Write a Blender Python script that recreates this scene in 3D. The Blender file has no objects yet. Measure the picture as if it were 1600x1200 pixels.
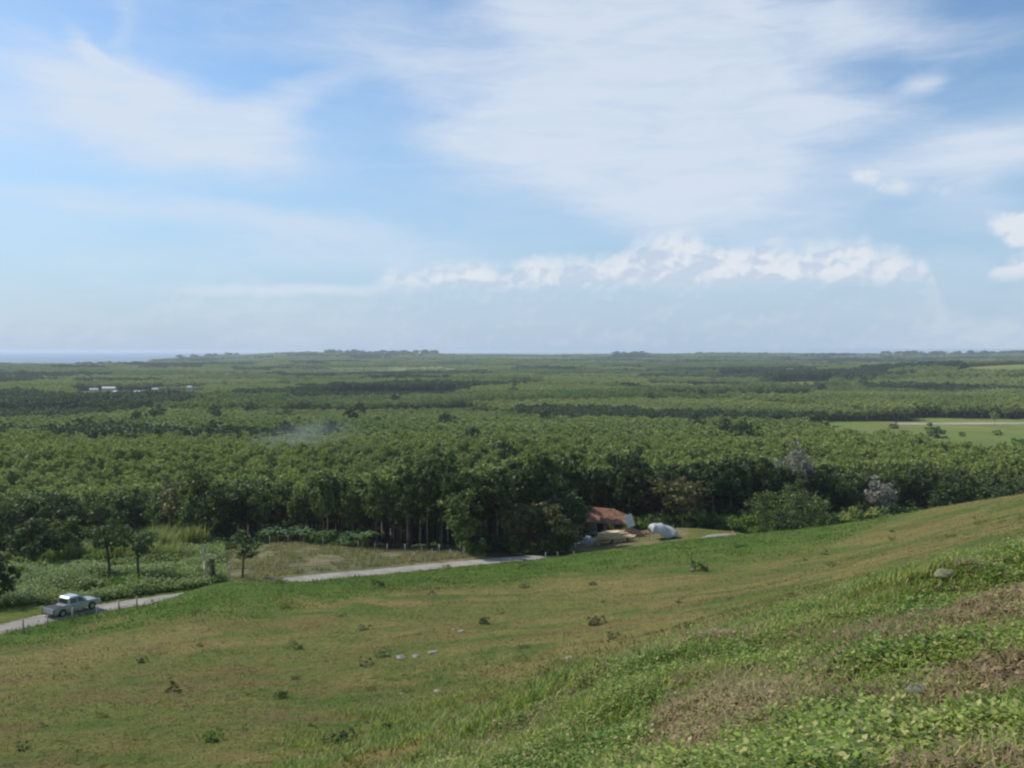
import bpy, bmesh, math, random
import numpy as np
from mathutils import Vector, Matrix
random.seed(7); rng = np.random.default_rng(11)
S = bpy.context.scene; COL = S.collection
R = math.radians
# ------------------------------------------------------------------ camera
CZ = 60.0; FP = 1400.0; HOR = 547.0
PITCH = math.atan((600-HOR)/FP)
cd = bpy.data.cameras.new('camera'); cam = bpy.data.objects.new('camera', cd); COL.objects.link(cam)
cam.location = (0, 0, CZ); cam.rotation_euler = (math.pi/2-PITCH, 0, 0)
cd.sensor_width = 36; cd.lens = 36*FP/1600; cd.clip_start = .1; cd.clip_end = 60000
S.camera = cam
S.render.engine = 'CYCLES'
S.view_settings.view_transform = 'Standard'; S.view_settings.look = 'None'
S.view_settings.gamma = 1; S.view_settings.exposure = 0
S.cycles.filter_width = 2.3
S.cycles.max_bounces = 6; S.cycles.transmission_bounces = 4; S.cycles.transparent_max_bounces = 4; S.cycles.volume_bounces = 1
# ------------------------------------------------------------------ sun and sky
SUN_AZ = R(-68); SUN_EL = R(47)            # azimuth clockwise from +Y
sl = bpy.data.lights.new('sun', 'SUN'); sl.energy = 4.0; sl.angle = R(.5); sl.color = (1, .95, .86)
so = bpy.data.objects.new('sun', sl); COL.objects.link(so)
sdir = Vector((math.sin(SUN_AZ)*math.cos(SUN_EL), math.cos(SUN_AZ)*math.cos(SUN_EL), math.sin(SUN_EL)))
so.rotation_euler = sdir.to_track_quat('Z', 'Y').to_euler(); so.location = (0, 0, 200)

class NT:
    """tiny node-tree writer"""
    def __init__(s, t): s.t = t; s.n = t.nodes; s.l = t.links
    def new(s, ty, **k):
        o = s.n.new(ty)
        for a, b in k.items(): setattr(o, a, b)
        return o
    def put(s, sock, v):
        if isinstance(v, bpy.types.NodeSocket): s.l.new(v, sock)
        elif isinstance(v, (tuple, list)) and len(v) == 3 and sock.type == 'RGBA': sock.default_value = (*v, 1)
        else: sock.default_value = v
    def m(s, op, a, b=0.0, c=0.0, clamp=False):
        o = s.new('ShaderNodeMath', operation=op, use_clamp=clamp)
        for i, v in enumerate((a, b, c)): s.put(o.inputs[i], v)
        return o.outputs[0]
    def vm(s, op, a, b=(0, 0, 0), out=0):
        o = s.new('ShaderNodeVectorMath', operation=op); s.put(o.inputs[0], a); s.put(o.inputs[1], b)
        return o.outputs[out]
    def noise(s, vec, scale, detail=4, rough=.5, col=False, dist=0):
        o = s.new('ShaderNodeTexNoise'); s.put(o.inputs['Vector'], vec); o.inputs['Scale'].default_value = scale
        o.inputs['Detail'].default_value = detail; o.inputs['Roughness'].default_value = rough; o.inputs['Distortion'].default_value = dist
        return o.outputs[1 if col else 0]
    def rng(s, v, a, b, c=0., d=1., kind='SMOOTHSTEP'):
        o = s.new('ShaderNodeMapRange', interpolation_type=kind); s.put(o.inputs[0], v)
        for i, q in enumerate((a, b, c, d)): s.put(o.inputs[i+1], q)
        return o.outputs[0]
    def mix(s, f, a, b, blend='MIX'):
        o = s.new('ShaderNodeMix', data_type='RGBA', blend_type=blend)
        s.put(o.inputs[0], f); s.put(o.inputs[6], a); s.put(o.inputs[7], b)
        return o.outputs[2]
    def mapping(s, v, loc=(0, 0, 0), rot=(0, 0, 0), sc=(1, 1, 1), kind='POINT'):
        o = s.new('ShaderNodeMapping', vector_type=kind); s.put(o.inputs[0], v)
        o.inputs['Location'].default_value = loc; o.inputs['Rotation'].default_value = rot; o.inputs['Scale'].default_value = sc
        return o.outputs[0]

world = bpy.data.worlds.new('World'); S.world = world; world.use_nodes = True
W = NT(world.node_tree); W.n.clear()
WS = 0.1
sky = W.new('ShaderNodeTexSky', sky_type='NISHITA', sun_disc=False, sun_elevation=SUN_EL, sun_rotation=SUN_AZ,
            altitude=50, air_density=1.0, dust_density=.6, ozone_density=2.0)
tc = W.new('ShaderNodeTexCoord'); sp = W.new('ShaderNodeSeparateXYZ'); W.put(sp.inputs[0], tc.outputs['Generated'])
az = W.m('ARCTAN2', sp.outputs[0], sp.outputs[1]); el = W.m('ARCSINE', sp.outputs[2])
cb = W.new('ShaderNodeCombineXYZ'); W.put(cb.inputs[0], az); W.put(cb.inputs[1], el); P0 = cb.outputs[0]
def warp(P, scale, stretch, amt, detail=5, rough=.55):
    n = W.noise(W.mapping(P, sc=stretch), scale, detail, rough, col=True)
    d = W.vm('SUBTRACT', n, (.5, .5, .5)); d = W.vm('MULTIPLY', d, (amt[0], amt[1], 0)); return W.vm('ADD', P, d)
def ae(px, py):
    a = math.atan((px-800)/FP); return a, math.atan((HOR-py)/FP*math.cos(a))
def blobs(P, lst):
    acc = 0.0
    for px, py, sx, sy, rot, w in lst:
        a, e = ae(px, py); v = W.mapping(P, loc=(a, e, 0), rot=(0, 0, R(rot)), sc=(sx/FP*math.cos(a)**1.5, sy/FP*math.cos(a), 1), kind='TEXTURE')
        v = W.vm('LENGTH', v, out=1); g = W.rng(v, 1.0, 0.0, 0, w); acc = W.m('ADD', acc, g)
    return acc
Pw = warp(P0, 3.0, (1, 2.2, 1), (.09, .05)); Pw = warp(Pw, 14, (1, 3, 1), (.03, .012))
thin = blobs(Pw, [   # wide veils: px, py, half width, half height, tilt, weight
    (1000, 90, 400, 280, -20, 1.15), (980, 230, 430, 150, 0, .75), (1130, 320, 360, 110, -4, .55), (760, 215, 200, 60, -3, .5),
    (260, 195, 360, 100, -12, 1.15), (120, 240, 320, 60, -12, .35), (430, 165, 170, 40, 22, .4), (170, 110, 120, 26, -48, .5), (210, 30, 30, 110, -5, .2),
    (330, 340, 480, 36, -5, .42), (560, 400, 330, 60, 0, .35), (560, 80, 260, 90, -6, .35), (1480, 250, 260, 70, 8, .65), (1330, 190, 180, 60, -10, .35),
    (1420, 60, 260, 50, -6, .32), (1340, 20, 160, 70, 0, .4), (1200, 430, 420, 40, 0, .25), (1500, 330, 140, 60, 0, .35), (1560, 240, 180, 60, 8, .3),
    (1420, 135, 60, 30, 10, .45), (100, 330, 220, 50, 0, .2), (700, 130, 170, 50, 0, .3),
    (-300, 200, 400, 120, 8, .6), (1950, 200, 420, 140, 5, .5), (-500, 60, 300, 60, 0, .5)])
st = W.noise(W.mapping(P0, rot=(0, 0, R(10)), sc=(1, 5, 1)), 9, 7, .62, dist=.6)
st2 = W.noise(W.mapping(P0, rot=(0, 0, R(-8)), sc=(1, 2.5, 1)), 3.2, 6, .6, dist=.4)
thin = W.m('ADD', thin, W.m('MULTIPLY_ADD', st, .34, -.17)); thin = W.m('ADD', thin, W.m('MULTIPLY_ADD', st2, .95, -.43))
thin = W.m('MULTIPLY', W.rng(thin, -.1, .8, 0, .92), W.rng(st, .3, .62, .82, 1))
TOPS = [(-400, 480), (-300, 425), (-100, 410), (0, 480), (215, 480), (260, 446), (330, 443), (430, 448), (540, 452), (590, 432), (615, 418), (650, 416), (690, 405), (740, 404), (780, 410), (830, 398), (880, 394), (910, 390), (950, 396), (985, 376), (1010, 364), (1050, 360), (1090, 366), (1125, 382), (1160, 378), (1200, 374), (1240, 383),
        (1290, 380), (1330, 374), (1370, 386), (1410, 392), (1438, 402), (1456, 430), (1475, 470), (1500, 490), (1800, 490), (1900, 420), (2100, 400), (2300, 490)]
fc = W.new('ShaderNodeFloatCurve'); cur = fc.mapping.curves[0]; fc.mapping.use_clip = False
for k, (px, py) in enumerate(TOPS):
    a, e = ae(px, py); u, v = (a+.9)/1.8, e/.2
    if k < 2: cur.points[k].location = (u, v)
    else: cur.points.new(u, v)
fc.mapping.update(); W.put(fc.inputs['Factor'], 1.0); W.put(fc.inputs['Value'], W.m('MULTIPLY_ADD', az, 1/1.8, .5)); topE = W.m('MULTIPLY', fc.outputs[0], .2)
Pc = warp(P0, 30, (1, 1.3, 1), (.016, .012), 5, .6)
def puff(dx, dy):
    v = W.new('ShaderNodeTexVoronoi', feature='F1'); W.put(v.inputs['Vector'], W.mapping(Pc, loc=(dx, dy, 0), sc=(1, 1.25, 1))); v.inputs['Scale'].default_value = 27
    v.inputs['Detail'].default_value = 1.6; v.inputs['Roughness'].default_value = .55; v.inputs['Lacunarity'].default_value = 2.3; return v.outputs['Distance']
pf = puff(0, 0); pf2 = puff(.004, -.007)
depth = W.m('DIVIDE', W.m('SUBTRACT', topE, el), .014); dens = W.m('MULTIPLY_ADD', pf, -1.05, 1.25); dens = W.m('ADD', dens, W.m('MINIMUM', depth, 1.6))
ext = blobs(Pc, [(1600, 362, 85, 60, 0, 3.2), (1560, 345, 50, 34, 0, .9), (1575, 428, 58, 34, 0, 2.8), (1340, 276, 60, 22, 0, 1.3), (1400, 290, 120, 34, 0, 1.5), (1480, 305, 80, 24, 0, 1.0), (730, 353, 55, 12, 0, 1.0), (590, 352, 34, 10, 0, 1.0)])
thin = W.m('MAXIMUM', thin, W.m('MULTIPLY', blobs(Pc, [(400, 454, 230, 17, 1, .9), (560, 452, 170, 14, 0, .6), (250, 205, 170, 60, -10, .5)]), .75))
dens = W.m('MAXIMUM', dens, W.m('ADD', ext, W.m('MULTIPLY_ADD', pf, -1.6, .45)))
ca = W.rng(dens, -.1, 1.7, 0, .8); ca = W.m('MULTIPLY', ca, W.rng(el, .062, .082, .22, 1))
ca = W.m('MULTIPLY', ca, W.rng(az, ae(520, 400)[0], ae(720, 400)[0], .65, 1))
shade = W.m('ADD', W.rng(depth, .2, 3.4, -.25, .75, 'LINEAR'), W.m('MULTIPLY', W.m('SUBTRACT', pf, pf2), 2.2)); shade = W.rng(shade, -.25, .8, 0, 1)
# base of the cumulus row dissolves into a pale layer
base = W.mix(1.0, sky.outputs[0], (1.21, 1.38, 1.46), 'MULTIPLY')
lowf = W.rng(el, 0.0, .27, 1, 0, 'LINEAR')
base = W.mix(W.m('MULTIPLY', lowf, .9), base, (3.95, 5.35, 7.3))
K = 1/WS
c1 = W.mix(thin, base, tuple(v*K for v in (.68, .76, .88)))
cucol = W.mix(shade, tuple(v*K for v in (.80, .83, .88)), tuple(v*K for v in (.58, .66, .79)))
c2 = W.mix(ca, c1, cucol)
bg = W.new('ShaderNodeBackground'); W.put(bg.inputs[0], c2); bg.inputs[1].default_value = WS
wo = W.new('ShaderNodeOutputWorld'); W.l.new(bg.outputs[0], wo.inputs[0])

# ------------------------------------------------------------------ helpers
def tag(o, label=None, cat=None, group=None, kind=None):
    if label: o['label'] = label
    if cat: o['category'] = cat
    if group: o['group'] = group
    if kind: o['kind'] = kind
    return o
def empty(name, loc, rz=0, sc=1.0, **k):
    o = bpy.data.objects.new(name, None); COL.objects.link(o); o.empty_display_size = .3
    o.location = loc; o.rotation_euler = (0, 0, rz); o.scale = (sc,)*3 if not isinstance(sc, tuple) else sc
    tag(o, **k); return o
def link(name, me, mat=None, parent=None):
    o = bpy.data.objects.new(name, me); COL.objects.link(o)
    if mat is not None and len(me.materials) == 0: me.materials.append(mat)
    if parent is not None: o.parent = parent
    return o
def npmesh(name, V, F, n, smooth=False):
    """V (k,3) floats, F (m,n) ints"""
    V = np.asarray(V, np.float32).reshape(-1, 3); F = np.asarray(F, np.int32).reshape(-1, n)
    me = bpy.data.meshes.new(name); me.vertices.add(len(V)); me.vertices.foreach_set('co', V.ravel())
    me.loops.add(F.size); me.loops.foreach_set('vertex_index', F.ravel())
    me.polygons.add(len(F)); me.polygons.foreach_set('loop_start', np.arange(len(F), dtype=np.int32)*n)
    me.polygons.foreach_set('loop_total', np.full(len(F), n, np.int32))
    if smooth: me.polygons.foreach_set('use_smooth', np.ones(len(F), bool))
    me.update(calc_edges=True); return me
class MB:
    def __init__(s): s.bm = bmesh.new()
    def box(s, c, d, rz=0, taper=1.0, bev=0, ry=0, rx=0):
        m = Matrix.Translation(c) @ Matrix.Rotation(rz, 4, 'Z') @ Matrix.Rotation(ry, 4, 'Y') @ Matrix.Rotation(rx, 4, 'X') @ Matrix.Diagonal((*d, 1))
        r = bmesh.ops.create_cube(s.bm, size=1)
        for v in r['verts']:
            if v.co.z > 0: v.co.x *= taper; v.co.y *= taper
        bmesh.ops.transform(s.bm, matrix=m, verts=r['verts'])
        if bev:
            es = list({e for v in r['verts'] for e in v.link_edges}); bmesh.ops.bevel(s.bm, geom=es, offset=bev, segments=2, affect='EDGES')
        return s
    def tube(s, pts, rad, seg=7, cap=True):
        pts = [Vector(p) for p in pts]; rings = []
        for i, p in enumerate(pts):
            d = (pts[min(i+1, len(pts)-1)]-pts[max(i-1, 0)]).normalized(); q = d.to_track_quat('Z', 'Y')
            r = rad[i] if isinstance(rad, (list, tuple)) else rad
            rings.append([s.bm.verts.new(p+q @ Vector((r*math.cos(a), r*math.sin(a), 0))) for a in [2*math.pi*k/seg for k in range(seg)]])
        for a, b in zip(rings, rings[1:]):
            for k in range(seg): f = s.bm.faces.new((a[k], a[(k+1) % seg], b[(k+1) % seg], b[k])); f.smooth = True
        if cap: s.bm.faces.new(rings[-1]); s.bm.faces.new(rings[0][::-1])
        return s
    def poly(s, pts):
        return s.bm.faces.new([s.bm.verts.new(p) for p in pts])
    def prism(s, prof, y0, y1, bev=0, plane='xz'):
        """profile in xz extruded along y; y0/y1 may be functions of (x,z)"""
        f0 = y0 if callable(y0) else (lambda x, z: y0); f1 = y1 if callable(y1) else (lambda x, z: y1)
        A = [s.bm.verts.new((x, f0(x, z), z)) for x, z in prof]; B = [s.bm.verts.new((x, f1(x, z), z)) for x, z in prof]
        n = len(prof); fs = [s.bm.faces.new(A), s.bm.faces.new(B[::-1])]
        for i in range(n): fs.append(s.bm.faces.new((A[i], B[i], B[(i+1) % n], A[(i+1) % n])))
        bmesh.ops.recalc_face_normals(s.bm, faces=fs)
        if bev:
            es = list({e for f in fs for e in f.edges}); bmesh.ops.bevel(s.bm, geom=es, offset=bev, segments=2, affect='EDGES')
        return s
    def mesh(s, name):
        me = bpy.data.meshes.new(name); bmesh.ops.recalc_face_normals(s.bm, faces=s.bm.faces[:]); s.bm.to_mesh(me); s.bm.free(); return me
    def build(s, name, mat, parent=None): return link(name, s.mesh(name), mat, parent)

def ray(px, py):
    f = np.array((0, math.cos(PITCH), -math.sin(PITCH))); u = np.array((0, math.sin(PITCH), math.cos(PITCH)))
    return f+np.array((1., 0, 0))*(px-800)/FP+u*(600-py)/FP
def atY(px, py, Y): d = ray(px, py); return d*(Y/d[1])
def proj(X, Y, Z):
    """world (z relative to camera) -> px, py"""
    c, s_ = math.cos(PITCH), math.sin(PITCH); dep = Y*c-Z*s_; up = Y*s_+Z*c
    dep = np.maximum(dep, .01)
    return 800+X/dep*FP, 600-up/dep*FP
def sst(x, a, b):
    t = np.clip((x-a)/(b-a), 0, 1); return t*t*(3-2*t)
# smooth value noise (numpy)
_tab = rng.random((256, 256)).astype(np.float32)
def vnoise(x, y, sc, oct=3):
    out = 0; amp = 1; tot = 0
    for o in range(oct):
        u = np.asarray(x)/sc*2**o+17.3*o+1000; v = np.asarray(y)/sc*2**o+9.1*o+1000
        i = np.floor(u).astype(int); j = np.floor(v).astype(int); fu = u-i; fv = v-j; fu = fu*fu*(3-2*fu); fv = fv*fv*(3-2*fv)
        g = lambda a, b: _tab[a % 256, b % 256]
        out = out+amp*((g(i, j)*(1-fu)+g(i+1, j)*fu)*(1-fv)+(g(i, j+1)*(1-fu)+g(i+1, j+1)*fu)*fv); tot += amp; amp *= .5
    return out/tot

# ------------------------------------------------------------------ terrain height
ROADPX = [(-420, 1075, 66), (-200, 1030, 70), (0, 982, 76), (105, 958, 80.5), (210, 941, 86), (340, 923, 93), (480, 903, 100.5), (600, 892, 107), (720, 880, 112.5),
          (830, 871, 118), (900, 870, 123), (1000, 862, 129), (1090, 846, 134), (1130, 836, 138), (1200, 836, 145), (1300, 834, 156), (1450, 826, 170), (1700, 812, 195), (2100, 790, 235)]
ROAD = np.array([atY(*p) for p in ROADPX])
def catmull(P, n=14):
    out = []
    for i in range(len(P)-1):
        p0, p1, p2, p3 = P[max(i-1, 0)], P[i], P[i+1], P[min(i+2, len(P)-1)]
        for t in np.linspace(0, 1, n, endpoint=False):
            out.append(.5*((2*p1)+(-p0+p2)*t+(2*p0-5*p1+4*p2-p3)*t*t+(-p0+3*p1-3*p2+p3)*t**3))
    out.append(P[-1]); return np.array(out)
ROADC = catmull(ROAD)
HILL = [(-300, 1300, 27), (0, 1200, 33), (0, 1100, 44), (0, 1020, 64), (100, 985, 75), (220, 950, 79), (400, 1200, 30), (400, 1090, 43), (400, 985, 64), (290, 915, 88), (380, 907, 92),
        (480, 912, 96), (600, 900, 101), (720, 889, 107), (720, 1000, 58), (700, 1130, 34), (850, 873, 112), (800, 920, 86), (930, 862, 116), (1020, 853, 120), (1100, 842, 124), (1100, 900, 84),
        (950, 1000, 50), (1000, 950, 62), (1200, 832, 121), (1330, 820, 118), (1330, 870, 82), (1250, 915, 58), (1450, 796, 114), (1450, 850, 66), (1600, 774, 106), (1600, 815, 66), (1800, 750, 96), (1800, 800, 50),
        (1530, 862, 38), (1600, 842, 31), (1400, 908, 24), (1280, 950, 21), (1170, 985, 19.5), (1000, 1040, 18), (800, 1120, 17.5), (640, 1180, 18),
        (1600, 1200, 6.5), (1200, 1200, 8.3), (1000, 1200, 10.5), (800, 1200, 13.5), (1600, 1050, 9.3), (1300, 1060, 12.5), (1500, 950, 15.5), (1100, 1100, 13)]
CP = [tuple(atY(*p)) for p in HILL]
CP += [(0, 0, -1.62), (3, -3, -1.4), (-4, -4, -1.9), (10, -5, -.5), (20, 5, .5), (-12, 4, -6.5), (-25, 8, -11.5), (-50, 20, -17), (0, -20, 1), (40, 20, .5), (60, 50, -4), (85, 90, -10), (-60, 45, -20.5), (-30, -20, -8)]
rc = ROAD[:-1]
CP += [tuple(p) for p in rc]
nrm = []
for i in range(len(rc)):
    d = rc[min(i+1, len(rc)-1)]-rc[max(i-1, 0)]; n = np.array((-d[1], d[0])); n /= np.linalg.norm(n); nrm.append(n)
    for k, dz in ((8, -.5), (28, -1.8 if i < 8 else -3.5)): q = rc[i][:2]+n*k; CP.append((q[0], q[1], rc[i][2]+dz))
CP = np.array(CP)
def tps_fit(P, lam=.6):
    n = len(P); d2 = ((P[:, None, :2]-P[None, :, :2])**2).sum(2); K_ = np.where(d2 > 0, d2*np.log(d2+1e-12)*.5, 0)
    A = np.zeros((n+3, n+3)); A[:n, :n] = K_+lam*np.eye(n); A[:n, n] = 1; A[:n, n+1:] = P[:, :2]; A[n, :n] = 1; A[n+1:, :n] = P[:, :2].T
    return np.linalg.solve(A, np.concatenate([P[:, 2], [0, 0, 0]]))
TW = tps_fit(CP)
def tps(X, Y):
    X = np.asarray(X, float); Y = np.asarray(Y, float); out = TW[-3]+TW[-2]*X+TW[-1]*Y
    for w, p in zip(TW, CP):
        d2 = (X-p[0])**2+(Y-p[1])**2; out = out+w*d2*.5*np.log(d2+1e-12)
    return out
FY = np.array([-30000, -200, 0, 60, 100, 130, 160, 200, 300, 450, 700, 1200, 2500, 3400, 40000.])
FZ = np.array([-20, -14, -18, -24, -26.5, -28, -31.5, -35.5, -41, -46, -50, -53, -55, -56, -56.])
RIDGE_PX = [-3000, -600, 0, 100, 200, 300, 400, 480, 600, 700, 850, 1000, 1100, 1300, 1600, 2200, 5000]
RIDGE_PY = [569, 569, 569, 569, 567, 563, 558.5, 553.5, 556, 557.5, 558, 557.5, 556, 557.5, 557, 557, 557]
def far(X, Y):
    z = np.interp(Y, FY, FZ)
    az_ = 800+FP*X/np.maximum(Y, 50); rid = np.interp(az_, RIDGE_PX, RIDGE_PY)
    zr = -(rid-HOR)/FP*4600
    w = sst(Y, 2300, 4600); z = z*(1-w)+zr*w
    w2 = sst(Y, 4700, 6200); z = z*(1-w2)+(-66)*w2
    z = z+29*np.exp(-(((X-960)/330)**2+((Y-1500)/330)**2))                 # green rise on the right
    z = z+10*np.exp(-(((X+700)/500)**2+((Y-2300)/300)**2))+9*np.exp(-(((X-300)/600)**2+((Y-2700)/300)**2))
    z = z+(vnoise(X, Y, 420, 3)-.5)*10*sst(Y, 300, 1000)*(1-w2)
    return z
def road_dist(X, Y):
    best = np.full(np.shape(X), 1e9); zz = np.zeros(np.shape(X))
    for a, b in zip(ROADC[:-1], ROADC[1:]):
        dx, dy = b[0]-a[0], b[1]-a[1]; t = np.clip(((X-a[0])*dx+(Y-a[1])*dy)/(dx*dx+dy*dy), 0, 1)
        d = np.hypot(X-a[0]-t*dx, Y-a[1]-t*dy); m = d < best; best = np.where(m, d, best); zz = np.where(m, a[2]+t*(b[2]-a[2]), zz)
    return best, zz
def height(X, Y):
    """terrain height relative to the camera"""
    X = np.asarray(X, float); Y = np.asarray(Y, float); shp = X.shape; X = X.ravel(); Y = Y.ravel()
    z = far(X, Y)
    near = (np.abs(X) < 260) & (Y > -90) & (Y < 290)
    xn, yn = X[near], Y[near]
    w = (1-sst(yn, 185, 255))*sst(yn, -70, -25)*(1-sst(np.abs(xn), 130, 230))
    t = tps(xn, yn); t = np.clip(t, -48, 4)
    t = t+(vnoise(xn, yn, 9, 3)-.5)*.55*sst(yn, 5, 30)+(vnoise(xn+50, yn, 1.9, 2)-.5)*.24+(vnoise(xn+20, yn-40, 2.6, 3)-.5)*.95*(1-sst(yn, 18, 34))
    zn = z[near]*(1-w)+t*w
    rd, rz = road_dist(xn, yn); wr = 1-sst(rd, 2.6, 7.5); wr = wr*(yn < 230); zn = zn*(1-wr)+(rz-.05)*wr
    z[near] = zn
    return z.reshape(shp)
def hz(x, y): return float(height(np.array([x]), np.array([y]))[0])
def ground(px, py, y0=4., y1=6000):
    """first point of the ground seen through a pixel"""
    d = ray(px, py); Ys = np.geomspace(y0, y1, 2500); P = d[None]*(Ys/d[1])[:, None]
    dz = P[:, 2]-height(P[:, 0], P[:, 1]); k = np.argmax(dz < 0)
    if not (dz < 0).any(): k = len(Ys)-1
    return P[k][0], P[k][1]
def W3(x, y, dz=0.): return (float(x), float(y), hz(x, y)+CZ+dz)

# ------------------------------------------------------------------ materials
def mat(name):
    m = bpy.data.materials.new(name); m.use_nodes = True; t = NT(m.node_tree); t.n.clear()
    out = t.new('ShaderNodeOutputMaterial'); return m, t, out
def plain(name, col, rough=.7, metal=0., var=.18, sc=3., bump=0.):
    m, t, out = mat(name); b = t.new('ShaderNodeBsdfPrincipled'); tcn = t.new('ShaderNodeTexCoord')
    n = t.noise(tcn.outputs['Object'], sc, 6, .6); k = t.rng(n, .3, .7, 1-var, 1+var)
    c = t.mix(1.0, col, (1, 1, 1), 'MULTIPLY'); v = t.new('ShaderNodeVectorMath', operation='SCALE'); t.put(v.inputs[0], c); t.put(v.inputs[3], k)
    t.put(b.inputs['Base Color'], v.outputs[0]); b.inputs['Roughness'].default_value = rough; b.inputs['Metallic'].default_value = metal
    if bump:
        bp = t.new('ShaderNodeBump'); bp.inputs['Distance'].default_value = bump; t.put(bp.inputs['Height'], n); t.put(b.inputs['Normal'], bp.outputs[0])
    t.l.new(b.outputs[0], out.inputs[0]); return m
def leafmat(name, cols, wscale=.012, trans=.3, per=.35, wsmall=.25, rough=.6, dry=None):
    """cols: two leaf tones mixed by world position, per-leaf random tone on top"""
    m, t, out = mat(name); g = t.new('ShaderNodeNewGeometry'); oi = t.new('ShaderNodeObjectInfo')
    n1 = t.noise(g.outputs['Position'], wscale, 3, .5); n2 = t.noise(g.outputs['Position'], wsmall, 3, .6)
    f = t.m('ADD', t.m('MULTIPLY', t.rng(n1, .35, .65), .55), t.m('MULTIPLY', t.rng(n2, .3, .7), .3)); f = t.m('ADD', f, t.m('MULTIPLY', oi.outputs['Random'], .25)); ta = t.new('ShaderNodeAttribute', attribute_type='INSTANCER', attribute_name='tone'); f = t.m('ADD', f, ta.outputs['Fac'])
    f = t.m('MAXIMUM', t.m('MINIMUM', f, 1.0), 0.0)
    c = t.mix(f, cols[0], cols[1])
    if dry: c = t.mix(t.rng(g.outputs['Random Per Island'], .82, .9, 0, .8), c, dry)
    k = t.rng(g.outputs['Random Per Island'], 0, 1, 1-per, 1+per, 'LINEAR')
    v = t.new('ShaderNodeVectorMath', operation='SCALE'); t.put(v.inputs[0], c); t.put(v.inputs[3], k)
    d = t.new('ShaderNodeBsdfPrincipled'); t.put(d.inputs['Base Color'], v.outputs[0]); d.inputs['Roughness'].default_value = rough
    d.inputs['Specular IOR Level'].default_value = .35
    tr = t.new('ShaderNodeBsdfTranslucent'); v2 = t.new('ShaderNodeVectorMath', operation='MULTIPLY'); t.put(v2.inputs[0], v.outputs[0]); v2.inputs[1].default_value = (1.1, 1.3, .6)
    t.put(tr.inputs[0], v2.outputs[0]); mx = t.new('ShaderNodeMixShader'); mx.inputs[0].default_value = trans
    t.l.new(d.outputs[0], mx.inputs[1]); t.l.new(tr.outputs[0], mx.inputs[2]); t.l.new(mx.outputs[0], out.inputs[0]); return m
M = {}
M['rubber'] = leafmat('rubber_leaves', ((.165, .21, .055), (.31, .35, .10)), dry=(.26, .27, .12), per=.3)
M['front'] = leafmat('front_row_leaves', ((.062, .095, .028), (.135, .18, .052)), dry=(.2, .21, .09), per=.45, wsmall=.5)  # darker leaf tone; on the front forest rows it paints in their shade
M['farleaf'] = leafmat('distant_leaves', ((.165, .22, .06), (.33, .36, .12)), per=.18)
M['farwood'] = leafmat('distant_dark_leaves', ((.04, .07, .026), (.09, .125, .045)), per=.2)
M['dark'] = leafmat('dark_leaves', ((.036, .06, .02), (.08, .115, .038)), per=.45)
M['bright'] = leafmat('bright_leaves', ((.105, .18, .035), (.19, .25, .06)))
M['grey'] = leafmat('pale_grey_twigs', ((.22, .21, .18), (.31, .29, .26)), trans=.2)
M['brownish'] = leafmat('brownish_leaves', ((.12, .10, .045), (.15, .15, .06)))
M['banana'] = leafmat('banana_leaves', ((.06, .13, .045), (.09, .16, .05)), trans=.35)
M['reed'] = leafmat('reed_leaves', ((.17, .21, .065), (.31, .30, .13)), wscale=.12, wsmall=.6, trans=.35, per=.45)
M['weed'] = leafmat('weed_leaves', ((.115, .215, .028), (.30, .35, .08)), wscale=.35, wsmall=2.0, trans=.35, per=.6, dry=(.34, .29, .13))
M['drystraw'] = leafmat('dry_straw', ((.25, .165, .09), (.34, .28, .13)), wscale=.3, wsmall=2.0, trans=.2, per=.4)
M['meadowgrass'] = leafmat('meadow_grass', ((.15, .17, .04), (.26, .23, .075)), wscale=.09, wsmall=.6, trans=.3, per=.3, dry=(.2, .16, .075))
M['lushgrass'] = leafmat('lush_grass', ((.085, .15, .02), (.15, .2, .04)), wscale=.09, wsmall=.6, trans=.3, per=.3)
M['fieldstraw'] = leafmat('field_straw', ((.23, .235, .10), (.34, .29, .16)), wscale=.1, trans=.3)
M['bark'] = plain('bark', (.16, .14, .115), .9, var=.4, sc=4, bump=.02)
M['darkbark'] = plain('dark_bark', (.07, .058, .045), .9, var=.4, sc=4, bump=.02)
M['palebark'] = plain('pale_bark', (.42, .39, .34), .85, var=.3, sc=5)
M['rock'] = plain('pale_rock', (.27, .235, .17), .9, var=.35, sc=6, bump=.04)
M['greyrock'] = plain('grey_rock', (.2, .19, .17), .9, var=.4, sc=5, bump=.04)
M['mossrock'] = plain('mossy_rock', (.15, .15, .07), .95, var=.4, sc=6, bump=.04)
M['concrete'] = plain('concrete', (.36, .33, .29), .9, var=.2, sc=5)
M['woodpost'] = plain('weathered_wood', (.42, .31, .25), .9, var=.3, sc=6)

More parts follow.
